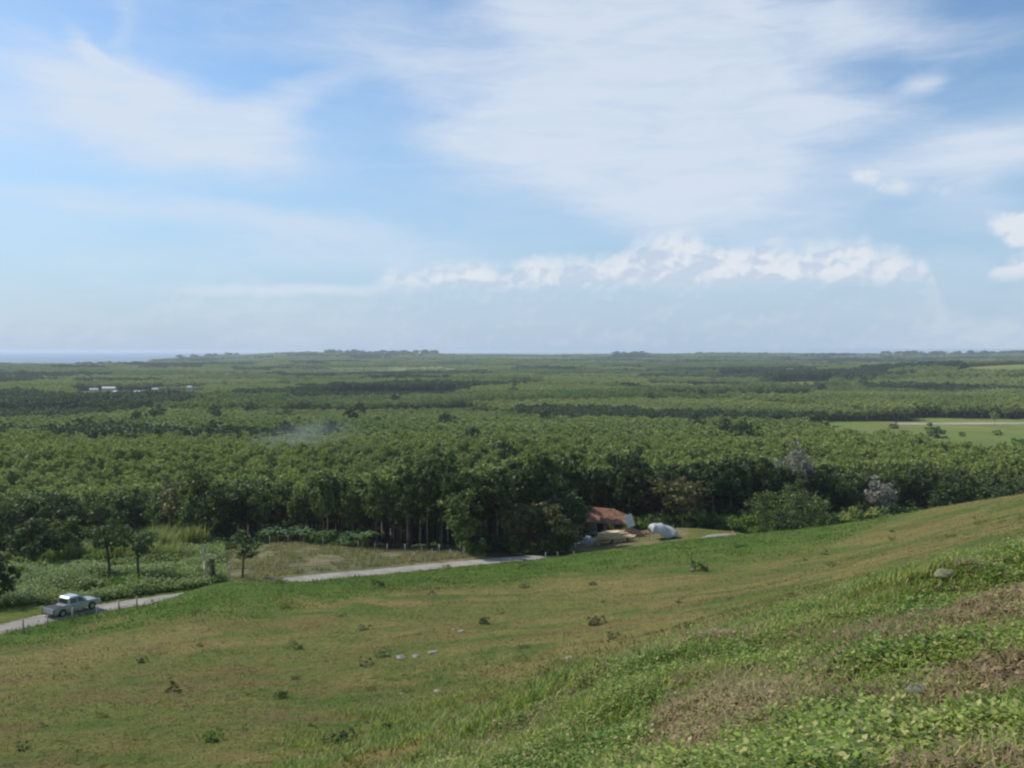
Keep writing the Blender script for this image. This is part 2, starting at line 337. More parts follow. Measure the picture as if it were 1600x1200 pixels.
# ground: masks stored as a colour attribute say WHAT grows where
def ground_mat():
    m, t, out = mat('ground_cover'); g = t.new('ShaderNodeNewGeometry'); P = g.outputs['Position']
    at = t.new('ShaderNodeAttribute', attribute_name='cover'); sp_ = t.new('ShaderNodeSeparateColor'); t.put(sp_.inputs[0], at.outputs['Color'])
    lush, dry, forest = sp_.outputs[0], sp_.outputs[1], sp_.outputs[2]; farf = at.outputs['Alpha']
    Ps = t.mapping(P, rot=(0, 0, R(12)), sc=(.55, 1, 1))
    a = t.noise(Ps, .07, 6, .6); b = t.noise(Ps, .45, 7, .65); c = t.noise(P, 3.2, 6, .7); d = t.noise(Ps, .16, 5, .6, dist=.8); e = t.noise(P, 11, 5, .7)
    mead = t.mix(t.rng(t.m('ADD', a, t.m('MULTIPLY_ADD', b, .6, -.3)), .40, .60), (.148, .165, .040), (.235, .195, .066))
    mead = t.mix(t.rng(d, .50, .62, 0, .85), mead, (.085, .14, .026)); mead = t.mix(t.rng(t.noise(t.mapping(P, loc=(30, 9, 0), rot=(0, 0, R(20)), sc=(.35, 1, 1)), .3, 5, .65), .5, .62, 0, .65), mead, (.20, .145, .058))
    mead = t.mix(t.rng(b, .58, .72, 0, .55), mead, (.175, .115, .055))
    mead = t.mix(t.rng(t.noise(Ps, .9, 4, .6), .66, .74, 0, .6), mead, (.07, .075, .028))
    lsh = t.mix(t.rng(b, .35, .65), (.072, .128, .02), (.12, .17, .032))
    fld = t.mix(t.rng(b, .4, .62), (.17, .165, .075), (.27, .225, .13)); fld = t.mix(t.rng(a, .5, .62, 0, .6), fld, (.11, .14, .05))
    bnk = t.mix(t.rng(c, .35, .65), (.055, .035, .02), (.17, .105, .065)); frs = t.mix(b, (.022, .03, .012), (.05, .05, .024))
    ff = t.mix(t.rng(t.noise(P, .004, 5, .6), .35, .65), (.12, .195, .035), (.21, .225, .06)); ff = t.mix(t.rng(t.noise(P, .03, 5, .6), .45, .7, 0, .6), ff, (.16, .12, .06))
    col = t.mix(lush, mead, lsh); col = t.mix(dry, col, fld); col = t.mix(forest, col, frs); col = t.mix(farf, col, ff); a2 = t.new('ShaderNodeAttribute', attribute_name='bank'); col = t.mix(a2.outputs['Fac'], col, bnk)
    k = t.m('ADD', t.rng(c, .25, .75, .72, 1.28), t.rng(e, .3, .7, -.15, .15))
    tus = t.rng(t.noise(P, 1.4, 4, .75), .56, .68, 1, .45); k = t.m('MULTIPLY', k, tus)
    v = t.new('ShaderNodeVectorMath', operation='SCALE'); t.put(v.inputs[0], col); t.put(v.inputs[3], k)
    bs = t.new('ShaderNodeBsdfPrincipled'); t.put(bs.inputs['Base Color'], v.outputs[0]); bs.inputs['Roughness'].default_value = .95; bs.inputs['Specular IOR Level'].default_value = .1
    bp = t.new('ShaderNodeBump'); bp.inputs['Distance'].default_value = .5; bp.inputs['Strength'].default_value = 1.0
    t.put(bp.inputs['Height'], t.m('ADD', t.m('MULTIPLY', b, 1.0), t.m('ADD', t.m('MULTIPLY', c, .5), t.m('MULTIPLY', e, .2)))); t.put(bs.inputs['Normal'], bp.outputs[0])
    t.l.new(bs.outputs[0], out.inputs[0]); return m

# ------------------------------------------------------------------ where the forest stands
EDGE_PX = [-900, -300, 0, 200, 300, 360, 430, 560, 620, 700, 830, 880, 900, 1060, 1090, 1180, 1300, 1450, 1600, 2400]
EDGE_Y = [190, 180, 170, 163, 150, 141, 136, 130, 125, 120.5, 125.5, 129, 156, 158, 150, 158, 176, 188, 195, 215]
def azpx(X, Y): return 800+FP*X/np.maximum(Y, 1)
STRIPS = [  # treeless fields seen between the blocks: x px range, depth range
    (1290, 1700, 350, 610), (1420, 1800, 600, 660), (960, 1260, 980, 1060), (1000, 1300, 1150, 1400), (110, 330, 860, 1130), (780, 900, 1100, 1250), (300, 420, 1500, 1800), (560, 1000, 1500, 1620), (1150, 1400, 560, 600), (0, 130, 620, 680), (200, 520, 1700, 1800), (860, 1300, 1900, 2050),
    (1340, 1600, 820, 880), (500, 800, 2300, 2500), (1250, 1700, 1040, 1130), (-100, 300, 1400, 1480)]
def open_ground(X, Y):
    """1 where fields interrupt the forest"""
    a = azpx(X, Y)+(vnoise(X, Y, 60, 2)-.5)*60; Yw = Y*(1+(vnoise(X+500, Y, 160, 2)-.5)*.12); o = np.zeros(np.shape(X))
    for x0, x1, y0, y1 in STRIPS: o = np.maximum(o, ((a > x0) & (a < x1) & (Yw > y0) & (Yw < y1)).astype(float))
    o = np.maximum(o, ((a > 1290) & (Yw < 600) & (Yw > 245+np.clip(1560-a, 0, 400)*.55)).astype(float))
    o = np.maximum(o, ((X-960)/260)**2+((Y-1400)/240)**2 < 1)
    o = np.maximum(o, (vnoise(X-900, Y*2.2, 420, 2) > .71) & (Y > 1000))
    return o
def blocks(X, Y):
    """planting blocks: a random value per warped rectangular plot"""
    u = X+.25*Y+(vnoise(X, Y, 200, 2)-.5)*120; v = Y-.18*X+(vnoise(X+99, Y, 240, 2)-.5)*110; k = 1+(Y > 1500)*1.2
    i = np.floor(u/(190*k)).astype(int); v = v+_tab[i % 256, 7]*150; j = np.floor(v/(150*k)).astype(int); return _tab[(i*7+3) % 256, (j*13+5) % 256], _tab[(i*5+31) % 256, (j*11+17) % 256]
def edgeY(X, Y): return np.interp(azpx(X, Y), EDGE_PX, EDGE_Y)

# ------------------------------------------------------------------ ground sheet
def axis(n, a, lim, c=0.):
    t = np.linspace(-np.arcsinh((lim+c)/a), np.arcsinh((lim-c)/a), n); return c+a*np.sinh(t)
gx = axis(900, 22, 12000); gy = axis(1000, 22, 14000, 22.)
GX, GY = np.meshgrid(gx, gy); GZ = height(GX, GY)
ny, nx = GX.shape; V = np.stack([GX, GY, GZ+CZ], 2).reshape(-1, 3)
ii = (np.arange(ny-1)[:, None]*nx+np.arange(nx-1)[None]).ravel(); F = np.stack([ii, ii+1, ii+nx+1, ii+nx], 1)
gm = npmesh('ground', V, F, 4, smooth=True)
rd, rz_ = road_dist(GX.ravel(), GY.ravel()); rd = rd.reshape(GX.shape)
gpx, gpy = proj(GX, GY, GZ)
nz = (vnoise(GX, GY, 7, 3)-.5)
hillside = sst(-(GY-np.interp(GX, ROADC[:, 0], ROADC[:, 1])), -1, 1)      # 1 on the camera's side of the road
lush = hillside*(1-sst(rd+nz*14, np.interp(gpx, [0, 150, 400, 600, 900, 1100, 1300, 1420, 1500, 1700], [3, 6, 19, 13, 16, 24, 30, 24, 3, 1]), np.interp(gpx, [0, 150, 400, 600, 900, 1100, 1300, 1420, 1500, 1700], [6, 12, 28, 22, 26, 36, 48, 40, 6, 3])))
lush = np.maximum(lush, (1-hillside)*(gpx < 400)*.8); lush = np.where(GY < 8, 0, lush)
fld = (1-hillside)*sst(gpx+nz*60, 330, 380)*(1-sst(gpx, 720, 760))*(GY < edgeY(GX, GY)+2)
fld = np.maximum(fld, (1-hillside)*(gpx > 890)*(gpx < 1075)*(GY < 150)*.7)
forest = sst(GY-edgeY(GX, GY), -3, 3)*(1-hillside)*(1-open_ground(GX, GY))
farf = sst(GY, 260, 330)*(GY > 200)
forest = np.where((GY > 60) & (gpx > 760) & (gpx < 890), np.maximum(forest, (1-hillside)*.9), forest)
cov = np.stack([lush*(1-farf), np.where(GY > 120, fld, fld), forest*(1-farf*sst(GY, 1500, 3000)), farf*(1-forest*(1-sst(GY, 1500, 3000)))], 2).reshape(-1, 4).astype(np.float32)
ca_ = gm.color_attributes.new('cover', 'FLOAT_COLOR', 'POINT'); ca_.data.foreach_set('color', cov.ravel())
BL = ([-500, 520, 600, 700, 800, 950, 1060, 1170, 1300, 1400, 1480, 1600, 2200], [1900, 1260, 1185, 1150, 1105, 1020, 1000, 975, 930, 905, 885, 855, 800])
bk = (sst(gpy+(nz)*160-np.interp(gpx, *BL)-np.clip(1250-gpx, 0, 700)*.22, 10, 120)*(GY < 42)*(GY > 2)*.8).astype(np.float32); ba = gm.attributes.new('bank', 'FLOAT', 'POINT'); ba.data.foreach_set('value', bk.ravel())
tag(link('ground', gm, ground_mat()), kind='structure')

# sea
seam, t, out = mat('sea_water'); b = t.new('ShaderNodeBsdfPrincipled'); b.inputs['Base Color'].default_value = (.05, .11, .19, 1); b.inputs['Roughness'].default_value = .35
tcn = t.new('ShaderNodeNewGeometry'); bp = t.new('ShaderNodeBump'); bp.inputs['Distance'].default_value = 3; t.put(bp.inputs['Height'], t.noise(tcn.outputs['Position'], .03, 4)); t.put(b.inputs['Normal'], bp.outputs[0]); t.l.new(b.outputs[0], out.inputs[0])
s_ = 21000; tag(link('sea', npmesh('sea', [(-s_, 3500, 0), (s_, 3500, 0), (s_, s_, 0), (-s_, s_, 0)], [(0, 1, 2, 3)], 4), seam), kind='structure')

# ------------------------------------------------------------------ road
def ribbon(name, C_, w0, w1, lift, material, kind='structure', dz=None):
    V = []; n = len(C_)
    for i in range(n):
        d = C_[min(i+1, n-1)][:2]-C_[max(i-1, 0)][:2]; nn = np.array((-d[1], d[0]))/np.linalg.norm(d); e = (vnoise(i*3.7, 5, 2, 2)-.5)*.7
        for k in range(7):
            u = -w0+(w0+w1)*k/6+(e if k in (0, 6) else 0); q = C_[i][:2]+nn*u; z = hz(q[0], q[1]) if dz is None else C_[i][2]; V.append((q[0], q[1], z+CZ+lift-(.06 if k in (0, 6) else 0)))
    F = [(i*7+k, i*7+k+1, (i+1)*7+k+1, (i+1)*7+k) for i in range(n-1) for k in range(6)]
    return tag(link(name, npmesh(name, V, F, 4, True), material), kind=kind)
rm, t, out = mat('pale_concrete_road'); g = t.new('ShaderNodeNewGeometry'); n1 = t.noise(g.outputs['Position'], .35, 6, .65); n2 = t.noise(g.outputs['Position'], 4, 5, .7)
c = t.mix(t.rng(n1, .35, .65), (.24, .215, .18), (.34, .31, .265)); c = t.mix(t.rng(n2, .5, .75, 0, .35), c, (.2, .17, .12)); b = t.new('ShaderNodeBsdfPrincipled'); t.put(b.inputs[0], c); b.inputs['Roughness'].default_value = .95; t.l.new(b.outputs[0], out.inputs[0])
ribbon('road', catmull(ROAD, 26), 1.55, 1.55, .035, rm)
# pale dirt track across the far field on the right
trk = []
for px, py in ((1385, 667), (1430, 661), (1480, 660), (1530, 661), (1580, 662), (1640, 662), (1720, 660)):
    d = atY(px, py, 640); x, y = d[0], 592+ (px-1430)*.05; trk.append((x*592/640*1.02, y, 0))
ribbon('dirt_track', catmull(np.array(trk), 8), 5, 9, .12, plain('pale_soil', (.36, .33, .26), .95, var=.25, sc=.06))

# ------------------------------------------------------------------ foliage builders (numpy)
def quads_from(C_, size, up=0.0, asp=.55, rg=rng):
    """leaf quads at centres C_"""
    n = len(C_); d = rg.normal(size=(n, 3)); d /= np.linalg.norm(d, axis=1)[:, None]; e = rg.normal(size=(n, 3)); d[:, 2] *= 1-up
    e = np.cross(d, e); e /= np.linalg.norm(e, axis=1)[:, None]+1e-9; d /= np.linalg.norm(d, axis=1)[:, None]+1e-9
    s = (size*rg.uniform(.6, 1.4, n))[:, None]; a = d*s*.5; b_ = e*s*.5*asp
    V = np.stack([C_-a, C_+b_*1.0-a*.1, C_+a, C_-b_-a*.1], 1).reshape(-1, 3); return V, np.arange(4*n).reshape(n, 4)
def crown_pts(n_cl, n_leaf, rx, rz, cz, rg, hollow=.55, clr=.28, flat=.75, lump=.25):
    """clusters of leaf centres through an uneven crown volume"""
    u = rg.normal(size=(n_cl, 3)); u /= np.linalg.norm(u, axis=1)[:, None]
    r = hollow+(1-hollow)*rg.random(n_cl)**.7; r *= 1+lump*np.sin(u[:, 0]*3+rg.random()*6)*np.cos(u[:, 1]*3.3+u[:, 2]*2+rg.random()*6)
    c = u*r[:, None]*np.array((rx, rx, rz)); c[:, 2] += cz
    cs = clr*rx*rg.uniform(.6, 1.3, n_cl)
    v = rg.normal(size=(n_cl, n_leaf, 3)); v /= np.linalg.norm(v, axis=2)[..., None]; v *= (rg.random((n_cl, n_leaf, 1))**.45)
    v[..., 2] *= flat
    return (c[:, None]+v*cs[:, None, None]).reshape(-1, 3), c
def make_crown(name, n_cl, n_leaf, rx, rz, cz, leaf, seed, **k):
    rg = np.random.default_rng(seed); P, c = crown_pts(n_cl, n_leaf, rx, rz, cz, rg, **k); V, F = quads_from(P, leaf, rg=rg); return npmesh(name, V, F, 4), c
def make_trunk(name, h, r, cl, seed, limbs=7, fork=.5, lean=.3):
    rr = random.Random(seed); b = MB(); lx, ly = rr.uniform(-lean, lean), rr.uniform(-lean, lean)
    pts = [(lx*(k/5)**1.5+rr.uniform(-.05, .05), ly*(k/5)**1.5, h*k/5) for k in range(6)]; pts[0] = (0, 0, -.4)
    b.tube(pts, [r*1.3, r, r*.85, r*.68, r*.45, r*.15], 7)
    for c in rr.sample(list(map(tuple, cl)), min(limbs, len(cl))):
        k = rr.uniform(fork, .85); s0 = Vector(pts[int(k*5)]).lerp(Vector(pts[min(int(k*5)+1, 5)]), k*5 % 1); c = Vector(c)
        if c.z < s0.z+.2: s0 = Vector(pts[0]).lerp(Vector(pts[5]), max(.12, min(.8, (c.z-1)/h)))
        mid = s0.lerp(c, .5)+Vector((0, 0, -.2*(c-s0).length*.4)); b.tube([s0, mid, c], [r*.42, r*.28, r*.08], 5)
    return b.mesh(name)
PROTO = {}
def proto(kind, mats, specs, bark='bark', grp=None):
    """specs -> list of (crown mesh, trunk mesh)"""
    L = []
    for i, s in enumerate(specs):
        s = dict(s); tr = s.pop('trunk'); cm, cl = make_crown(kind+'_crown', seed=100*len(PROTO)+i, **s); cm.materials.append(M[mats[i % len(mats)]])
        tm = make_trunk(kind+'_trunk', seed=i+50, cl=cl, **tr); tm.materials.append(M[bark]); L.append((cm, tm))
    PROTO[kind] = L
proto('plantation_tree', ['rubber'], [
    dict(n_cl=62, n_leaf=30, rx=2.5, rz=3.4, cz=8.6, leaf=.62, clr=.30, trunk=dict(h=11, r=.14)),
    dict(n_cl=55, n_leaf=30, rx=2.8, rz=2.9, cz=8.9, leaf=.62, clr=.30, trunk=dict(h=11, r=.15)),
    dict(n_cl=48, n_leaf=30, rx=2.2, rz=3.6, cz=8.3, leaf=.60, clr=.32, trunk=dict(h=11, r=.13)),
    dict(n_cl=58, n_leaf=30, rx=2.9, rz=3.2, cz=8.3, leaf=.65, clr=.27, lump=.4, trunk=dict(h=10.6, r=.16))], 'bark')
proto('broadleaf_tree', ['dark'], [
    dict(n_cl=80, n_leaf=36, rx=3.4, rz=3.0, cz=4.6, leaf=.5, clr=.26, trunk=dict(h=6.5, r=.2, fork=.3)),
    dict(n_cl=70, n_leaf=36, rx=2.9, rz=3.3, cz=4.9, leaf=.5, clr=.28, lump=.4, trunk=dict(h=7, r=.18, fork=.3))], 'darkbark')
proto('round_tree', ['front'], [dict(n_cl=150, n_leaf=60, rx=5.6, rz=3.8, cz=3.8, leaf=.36, clr=.17, lump=.3, flat=.9, hollow=.7, trunk=dict(h=5.5, r=.35, limbs=14, fork=.2))], 'darkbark')
proto('sapling', ['dark'], [dict(n_cl=26, n_leaf=34, rx=1.6, rz=1.3, cz=3.6, leaf=.3, clr=.34, trunk=dict(h=4.2, r=.11)), dict(n_cl=22, n_leaf=30, rx=1.2, rz=1.5, cz=3.3, leaf=.3, clr=.36, lump=.4, trunk=dict(h=4.2, r=.09))], 'darkbark')
proto('bare_tree', ['grey'], [dict(n_cl=80, n_leaf=34, rx=2.2, rz=2.4, cz=5.3, leaf=.36, clr=.3, lump=.35, trunk=dict(h=7.5, r=.16, limbs=16, fork=.3))], 'palebark')
proto('small_tree', ['brownish'], [dict(n_cl=56, n_leaf=28, rx=2.6, rz=2.4, cz=4.2, leaf=.5, clr=.28, trunk=dict(h=6, r=.14))], 'bark')
proto('bush', ['bright', 'rubber', 'dark', 'bright'], [
    dict(n_cl=34, n_leaf=34, rx=1.5, rz=1.1, cz=.8, leaf=.3, clr=.32, trunk=dict(h=1.4, r=.05, fork=.1)),
    dict(n_cl=30, n_leaf=34, rx=1.3, rz=1.2, cz=.9, leaf=.28, clr=.34, lump=.4, trunk=dict(h=1.4, r=.05, fork=.1)),
    dict(n_cl=40, n_leaf=34, rx=1.9, rz=1.3, cz=.9, leaf=.32, clr=.3, lump=.4, trunk=dict(h=1.4, r=.05, fork=.1)),
    dict(n_cl=30, n_leaf=34, rx=1.4, rz=1.1, cz=.8, leaf=.3, clr=.34, trunk=dict(h=1.4, r=.05, fork=.1))], 'darkbark')
proto('weed_clump', ['dark', 'meadowgrass', 'dark'], [
    dict(n_cl=14, n_leaf=40, rx=.42, rz=.26, cz=.18, leaf=.085, clr=.42, lump=.4, trunk=dict(h=.35, r=.012, fork=.1, lean=.05)),
    dict(n_cl=12, n_leaf=36, rx=.36, rz=.2, cz=.14, leaf=.08, clr=.42, trunk=dict(h=.3, r=.012, fork=.1, lean=.05)),
    dict(n_cl=10, n_leaf=40, rx=.3, rz=.34, cz=.26, leaf=.08, clr=.42, lump=.5, trunk=dict(h=.45, r=.014, fork=.1, lean=.05))], 'darkbark')
def place(kind, name, x, y, sc=1.0, label=None, cat='tree', group=None, var=None, sx=None, crown='crown', trunk='trunk', sink=0., matname=None):
    cm, tm = random.choice(PROTO[kind]) if var is None else PROTO[kind][var]
    r = empty(name, W3(x, y, -sink), random.uniform(0, 6.28), sc if sx is None else (sc*sx, sc*sx, sc), label=label, cat=cat, group=group)
    c = link(crown, cm, None, r); link(trunk, tm, None, r)
    if matname:
        c.material_slots[0].link = 'OBJECT'; c.material_slots[0].material = M[matname]
    return r

# ------------------------------------------------------------------ forest
def forest_points(y0, y1, sp_, margin=1.0, jit=.33, ext=1.14):
    xm = y1*.5714*ext+30; xs = np.arange(-xm, xm, sp_); ys = np.arange(y0, y1, sp_*.92)
    X, Y = np.meshgrid(xs, ys); X = X+(np.arange(len(ys))[:, None] % 2)*sp_*.5
    X = X+rng.uniform(-jit, jit, X.shape)*sp_; Y = Y+rng.uniform(-jit, jit, Y.shape)*sp_; X = X.ravel(); Y = Y.ravel()
    ok = (np.abs(X) < Y*.5714*ext+25) & (Y > edgeY(X, Y)+margin) & (open_ground(X, Y) < .5) & (rng.random(X.shape) > .04)
    X, Y = X[ok], Y[ok]; return X, Y
nearX, nearY = forest_points(115, 330, 3.9)
rdn, _ = road_dist(nearX, nearY); ok = rdn > 4.5; nearX, nearY = nearX[ok], nearY[ok]
depth_in = nearY-edgeY(nearX, nearY); apx = azpx(nearX, nearY)
score = depth_in+np.where((apx < -40) | (apx > 1640), 1000, 0)+np.abs(apx-700)*.012
order = np.argsort(score); ind, rest = order[:285], order[285:]
def grow(x, y):        # stature varies by block
    return .78+.46*float(vnoise(x, y, 28, 2))
for i in ind:
    x, y = nearX[i], nearY[i]; a = apx[i]; s = grow(x, y)*random.uniform(.85, 1.12)*(random.uniform(.82, 1.12) if 430 < a < 900 else .95)
    wh = next(b for q, b in ((60, 'above the scrub at the far left edge'), (300, 'behind the scrub and pale reeds'), (430, 'behind the palm stump at the field corner'), (580, 'behind the banana plants'), (700, 'behind the right half of the dry field'), (880, 'standing right at the pale road'), (1080, 'behind the shack and tarpaulin'), (1320, 'behind the big round tree'), (9999, 'behind the hill crest at right')) if a < q)
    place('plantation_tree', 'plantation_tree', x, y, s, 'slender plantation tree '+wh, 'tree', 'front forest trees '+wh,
          sx=random.uniform(.68, .98) if 430 < a < 900 else random.uniform(.85, 1.15), matname=('dark' if vnoise(x, y, 30, 2) > .53 and a > 200 else 'front' if depth_in[i] < 22 else None))  # shade of the forest front put into darker leaf colours

def instancer(name, X, Y, scl, pairs, label, cat='forest', sxy=None, tone=None):
    """one object whose geometry nodes put the given crowns (and trunks) on its points"""
    Z = height(X, Y)+CZ; n = len(X); me = bpy.data.meshes.new(name); me.vertices.add(n); me.vertices.foreach_set('co', np.stack([X, Y, Z], 1).astype(np.float32).ravel())
    for nm, ty, dat in (('sc', 'FLOAT', scl), ('rot', 'FLOAT', rng.uniform(0, 6.28, n)), ('wd', 'FLOAT', sxy if sxy is not None else np.ones(n)), ('tone', 'FLOAT', tone if tone is not None else np.zeros(n)), ('pick', 'INT', rng.integers(0, len(pairs), n))):
        at = me.attributes.new(nm, ty, 'POINT'); at.data.foreach_set('value', np.asarray(dat, np.int32 if ty == 'INT' else np.float32))
    o = bpy.data.objects.new(name, me); COL.objects.link(o); tag(o, label, cat, kind='stuff')
    ng = bpy.data.node_groups.new(name, 'GeometryNodeTree'); ng.interface.new_socket('Geometry', in_out='INPUT', socket_type='NodeSocketGeometry'); ng.interface.new_socket('Geometry', in_out='OUTPUT', socket_type='NodeSocketGeometry')
    N = ng.nodes; L = ng.links; gi = N.new('NodeGroupInput'); go = N.new('NodeGroupOutput'); jn = N.new('GeometryNodeJoinGeometry')
    def attr(nm, ty='FLOAT'):
        q = N.new('GeometryNodeInputNamedAttribute'); q.data_type = ty; q.inputs['Name'].default_value = nm; return q.outputs[0]
    rot = N.new('ShaderNodeCombineXYZ'); L.new(attr('rot'), rot.inputs[2]); sc = N.new('ShaderNodeCombineXYZ'); mu = N.new('ShaderNodeMath'); mu.operation = 'MULTIPLY'; L.new(attr('sc'), mu.inputs[0]); L.new(attr('wd'), mu.inputs[1])
    L.new(mu.outputs[0], sc.inputs[0]); L.new(mu.outputs[0], sc.inputs[1]); L.new(attr('sc'), sc.inputs[2])
    for k, obs in enumerate(pairs):
        cp = N.new('FunctionNodeCompare'); cp.data_type = 'INT'; cp.operation = 'EQUAL'; L.new(attr('pick', 'INT'), cp.inputs['A'] if False else cp.inputs[2]); cp.inputs[3].default_value = k
        for ob in obs:
            oi = N.new('GeometryNodeObjectInfo'); oi.transform_space = 'ORIGINAL'; oi.inputs['Object'].default_value = ob; oi.inputs['As Instance'].default_value = True
            ip = N.new('GeometryNodeInstanceOnPoints'); L.new(gi.outputs[0], ip.inputs['Points']); L.new(cp.outputs[0], ip.inputs['Selection']); L.new(oi.outputs['Geometry'], ip.inputs['Instance'])
            e2r = N.new('FunctionNodeEulerToRotation'); L.new(rot.outputs[0], e2r.inputs[0]); L.new(e2r.outputs[0], ip.inputs['Rotation']); L.new(sc.outputs[0], ip.inputs['Scale']); L.new(ip.outputs[0], jn.inputs[0])
    L.new(jn.outputs[0], go.inputs[0]); md = o.modifiers.new('planting', 'NODES'); md.node_group = ng; return o
def children_of(kind_mesh):
    return [o for o in bpy.data.objects if o.type == 'MESH' and o.data == kind_mesh]
def src(kind, i):
    cm, tm = PROTO[kind][i]
    c = next(o for o in bpy.data.objects if o.data == cm and o.material_slots[0].link == 'DATA'); t_ = next(o for o in bpy.data.objects if o.data == tm); return (c, t_)
rx_, ry_ = nearX[rest], nearY[rest]
fs = (.86+.34*vnoise(rx_, ry_, 45, 2))*rng.uniform(.85, 1.12, len(rx_))
instancer('plantation_forest', rx_, ry_, fs*.95, [src('plantation_tree', i) for i in range(4)], 'dense plantation forest filling the near valley behind its front rows', 'forest', rng.uniform(.75, 1.0, len(rx_)))
# lone far trees with own crowns, also the pattern for the far forest
proto('far_tree', ['farleaf', 'farleaf', 'farwood'], [
    dict(n_cl=30, n_leaf=22, rx=2.9, rz=3.4, cz=8.0, leaf=.95, clr=.34, trunk=dict(h=10, r=.16, limbs=3)),
    dict(n_cl=30, n_leaf=22, rx=3.2, rz=3.0, cz=7.6, leaf=.95, clr=.34, lump=.4, trunk=dict(h=10, r=.16, limbs=3)),
    dict(n_cl=32, n_leaf=22, rx=3.4, rz=4.0, cz=7.5, leaf=1.0, clr=.34, lump=.4, trunk=dict(h=10, r=.2, limbs=3))], 'bark')
def gpt(px, py): return ground(px, py, 60)
for (px, py, v, s, lb) in ((1505, 573, 2, 2.0, 'lone dark tree standing on the far green rise at right'), (148, 672, 2, .85, 'left one of two dark round trees above the plantation at left'),
                           (182, 677, 2, .9, 'right one of two dark round trees above the plantation at left'), (1600, 700, 0, .8, 'single tree at the right end of the pale far track'), (1316, 686, 1, .7, 'pale green tree at the left end of the far field'),
                           (830, 606, 2, 1.2, 'dark tree clump crown standing before the pale far clearing')):
    x, y = gpt(px, py); 
    if px < 200: x, y = x*300/y*1.0, 430.; x = (px-800)/FP*430
    if px == 1316: y = 430.; x = (px-800)/FP*430
    if px == 1600: y = 575.; x = (1556-800)/FP*575
    if px == 1505: y = 1360.; x = (1505-800)/FP*1360
    if px == 830: y = 1090.; x = (835-800)/FP*1090
    place('far_tree', 'broadleaf_tree', x, y, s, lb, 'tree', var=v)
for k in range(34):
    Y = 240*(1000/240)**random.random(); px = random.uniform(-20, 1620); x = (px-800)/FP*Y
    if open_ground(np.array([x]), np.array([Y]))[0] < .5: place('far_tree', 'emergent_tree', x, Y, random.uniform(1.1, 1.45), 'taller dark tree rising above the plantation canopy on the plain', 'tree', 'taller dark trees above the canopy', var=2, sx=random.uniform(.7, 1.1))
for k in range(16):
    Y = random.uniform(330, 585); px = random.uniform(1400, 1610) if Y < 480 else random.uniform(1320, 1610); place('bush', 'field_bush', (px-800)/FP*Y, Y, random.uniform(1.0, 2.3), 'lone bush on the open green field at far right', 'bush', 'bushes on the far right field', crown='foliage', trunk='stem', sink=.1)
bs = []
for y0, y1, sp_, sm in ((330, 620, 4.8, 1.0), (620, 1100, 6.3, 1.12), (1100, 2000, 10, 1.5), (2000, 3300, 17, 2.0), (3300, 4900, 26, 2.3)):
    X, Y = forest_points(y0, y1, sp_, ext=1.1); bs.append((X, Y, np.full(len(X), sm)))
fx = np.concatenate([b[0] for b in bs]); fy = np.concatenate([b[1] for b in bs]); fsz = np.concatenate([b[2] for b in bs])
zz = height(fx, fy); ok = zz+CZ > 1.5; fx, fy, fsz = fx[ok], fy[ok], fsz[ok]
b1, b2 = blocks(fx, fy); blk = np.where(b1 < .2, .38, .62+.55*b1)*(.9+.2*vnoise(fx, fy, 60, 2)); blk = np.where(fy < 480, .85+.15*blk, blk)                                    # planting blocks of unequal age
hgt = fsz**.35*blk*rng.uniform(.85, 1.15, len(fx)); wdt = fsz/fsz**.35*rng.uniform(.9, 1.2, len(fx))/np.maximum(blk, .8)
print('far trees', len(fx))
dk = vnoise(fx+3000, fy*1.6, 220, 3) > .60
instancer('distant_forest', fx[~dk], fy[~dk], hgt[~dk], [src('far_tree', 0), src('far_tree', 1)], 'light green forest blocks spreading over the plain to the horizon', 'forest', wdt[~dk], (b2[~dk]-.45)*.9)
instancer('distant_dark_forest', fx[dk], fy[dk], hgt[dk]*1.1, [src('far_tree', 2)], 'darker green woods between the lighter forest blocks on the plain', 'forest', wdt[dk])
rX, rY, _u = (lambda Y, p: ((p-800)/FP*Y, Y, p))(rng.uniform(4450, 4800, 900), rng.uniform(-60, 1660, 900)); kk = (height(rX, rY)+CZ > 4) & (vnoise(rX, rY*0, 260, 2) > .5); rX, rY = rX[kk], rY[kk]
instancer('ridge_forest', rX, rY, rng.uniform(1.2, 3.0, len(rX)), [src('far_tree', 2)], 'uneven taller tree tops standing out along the horizon ridge', 'forest', rng.uniform(1, 2.5, len(rX)))

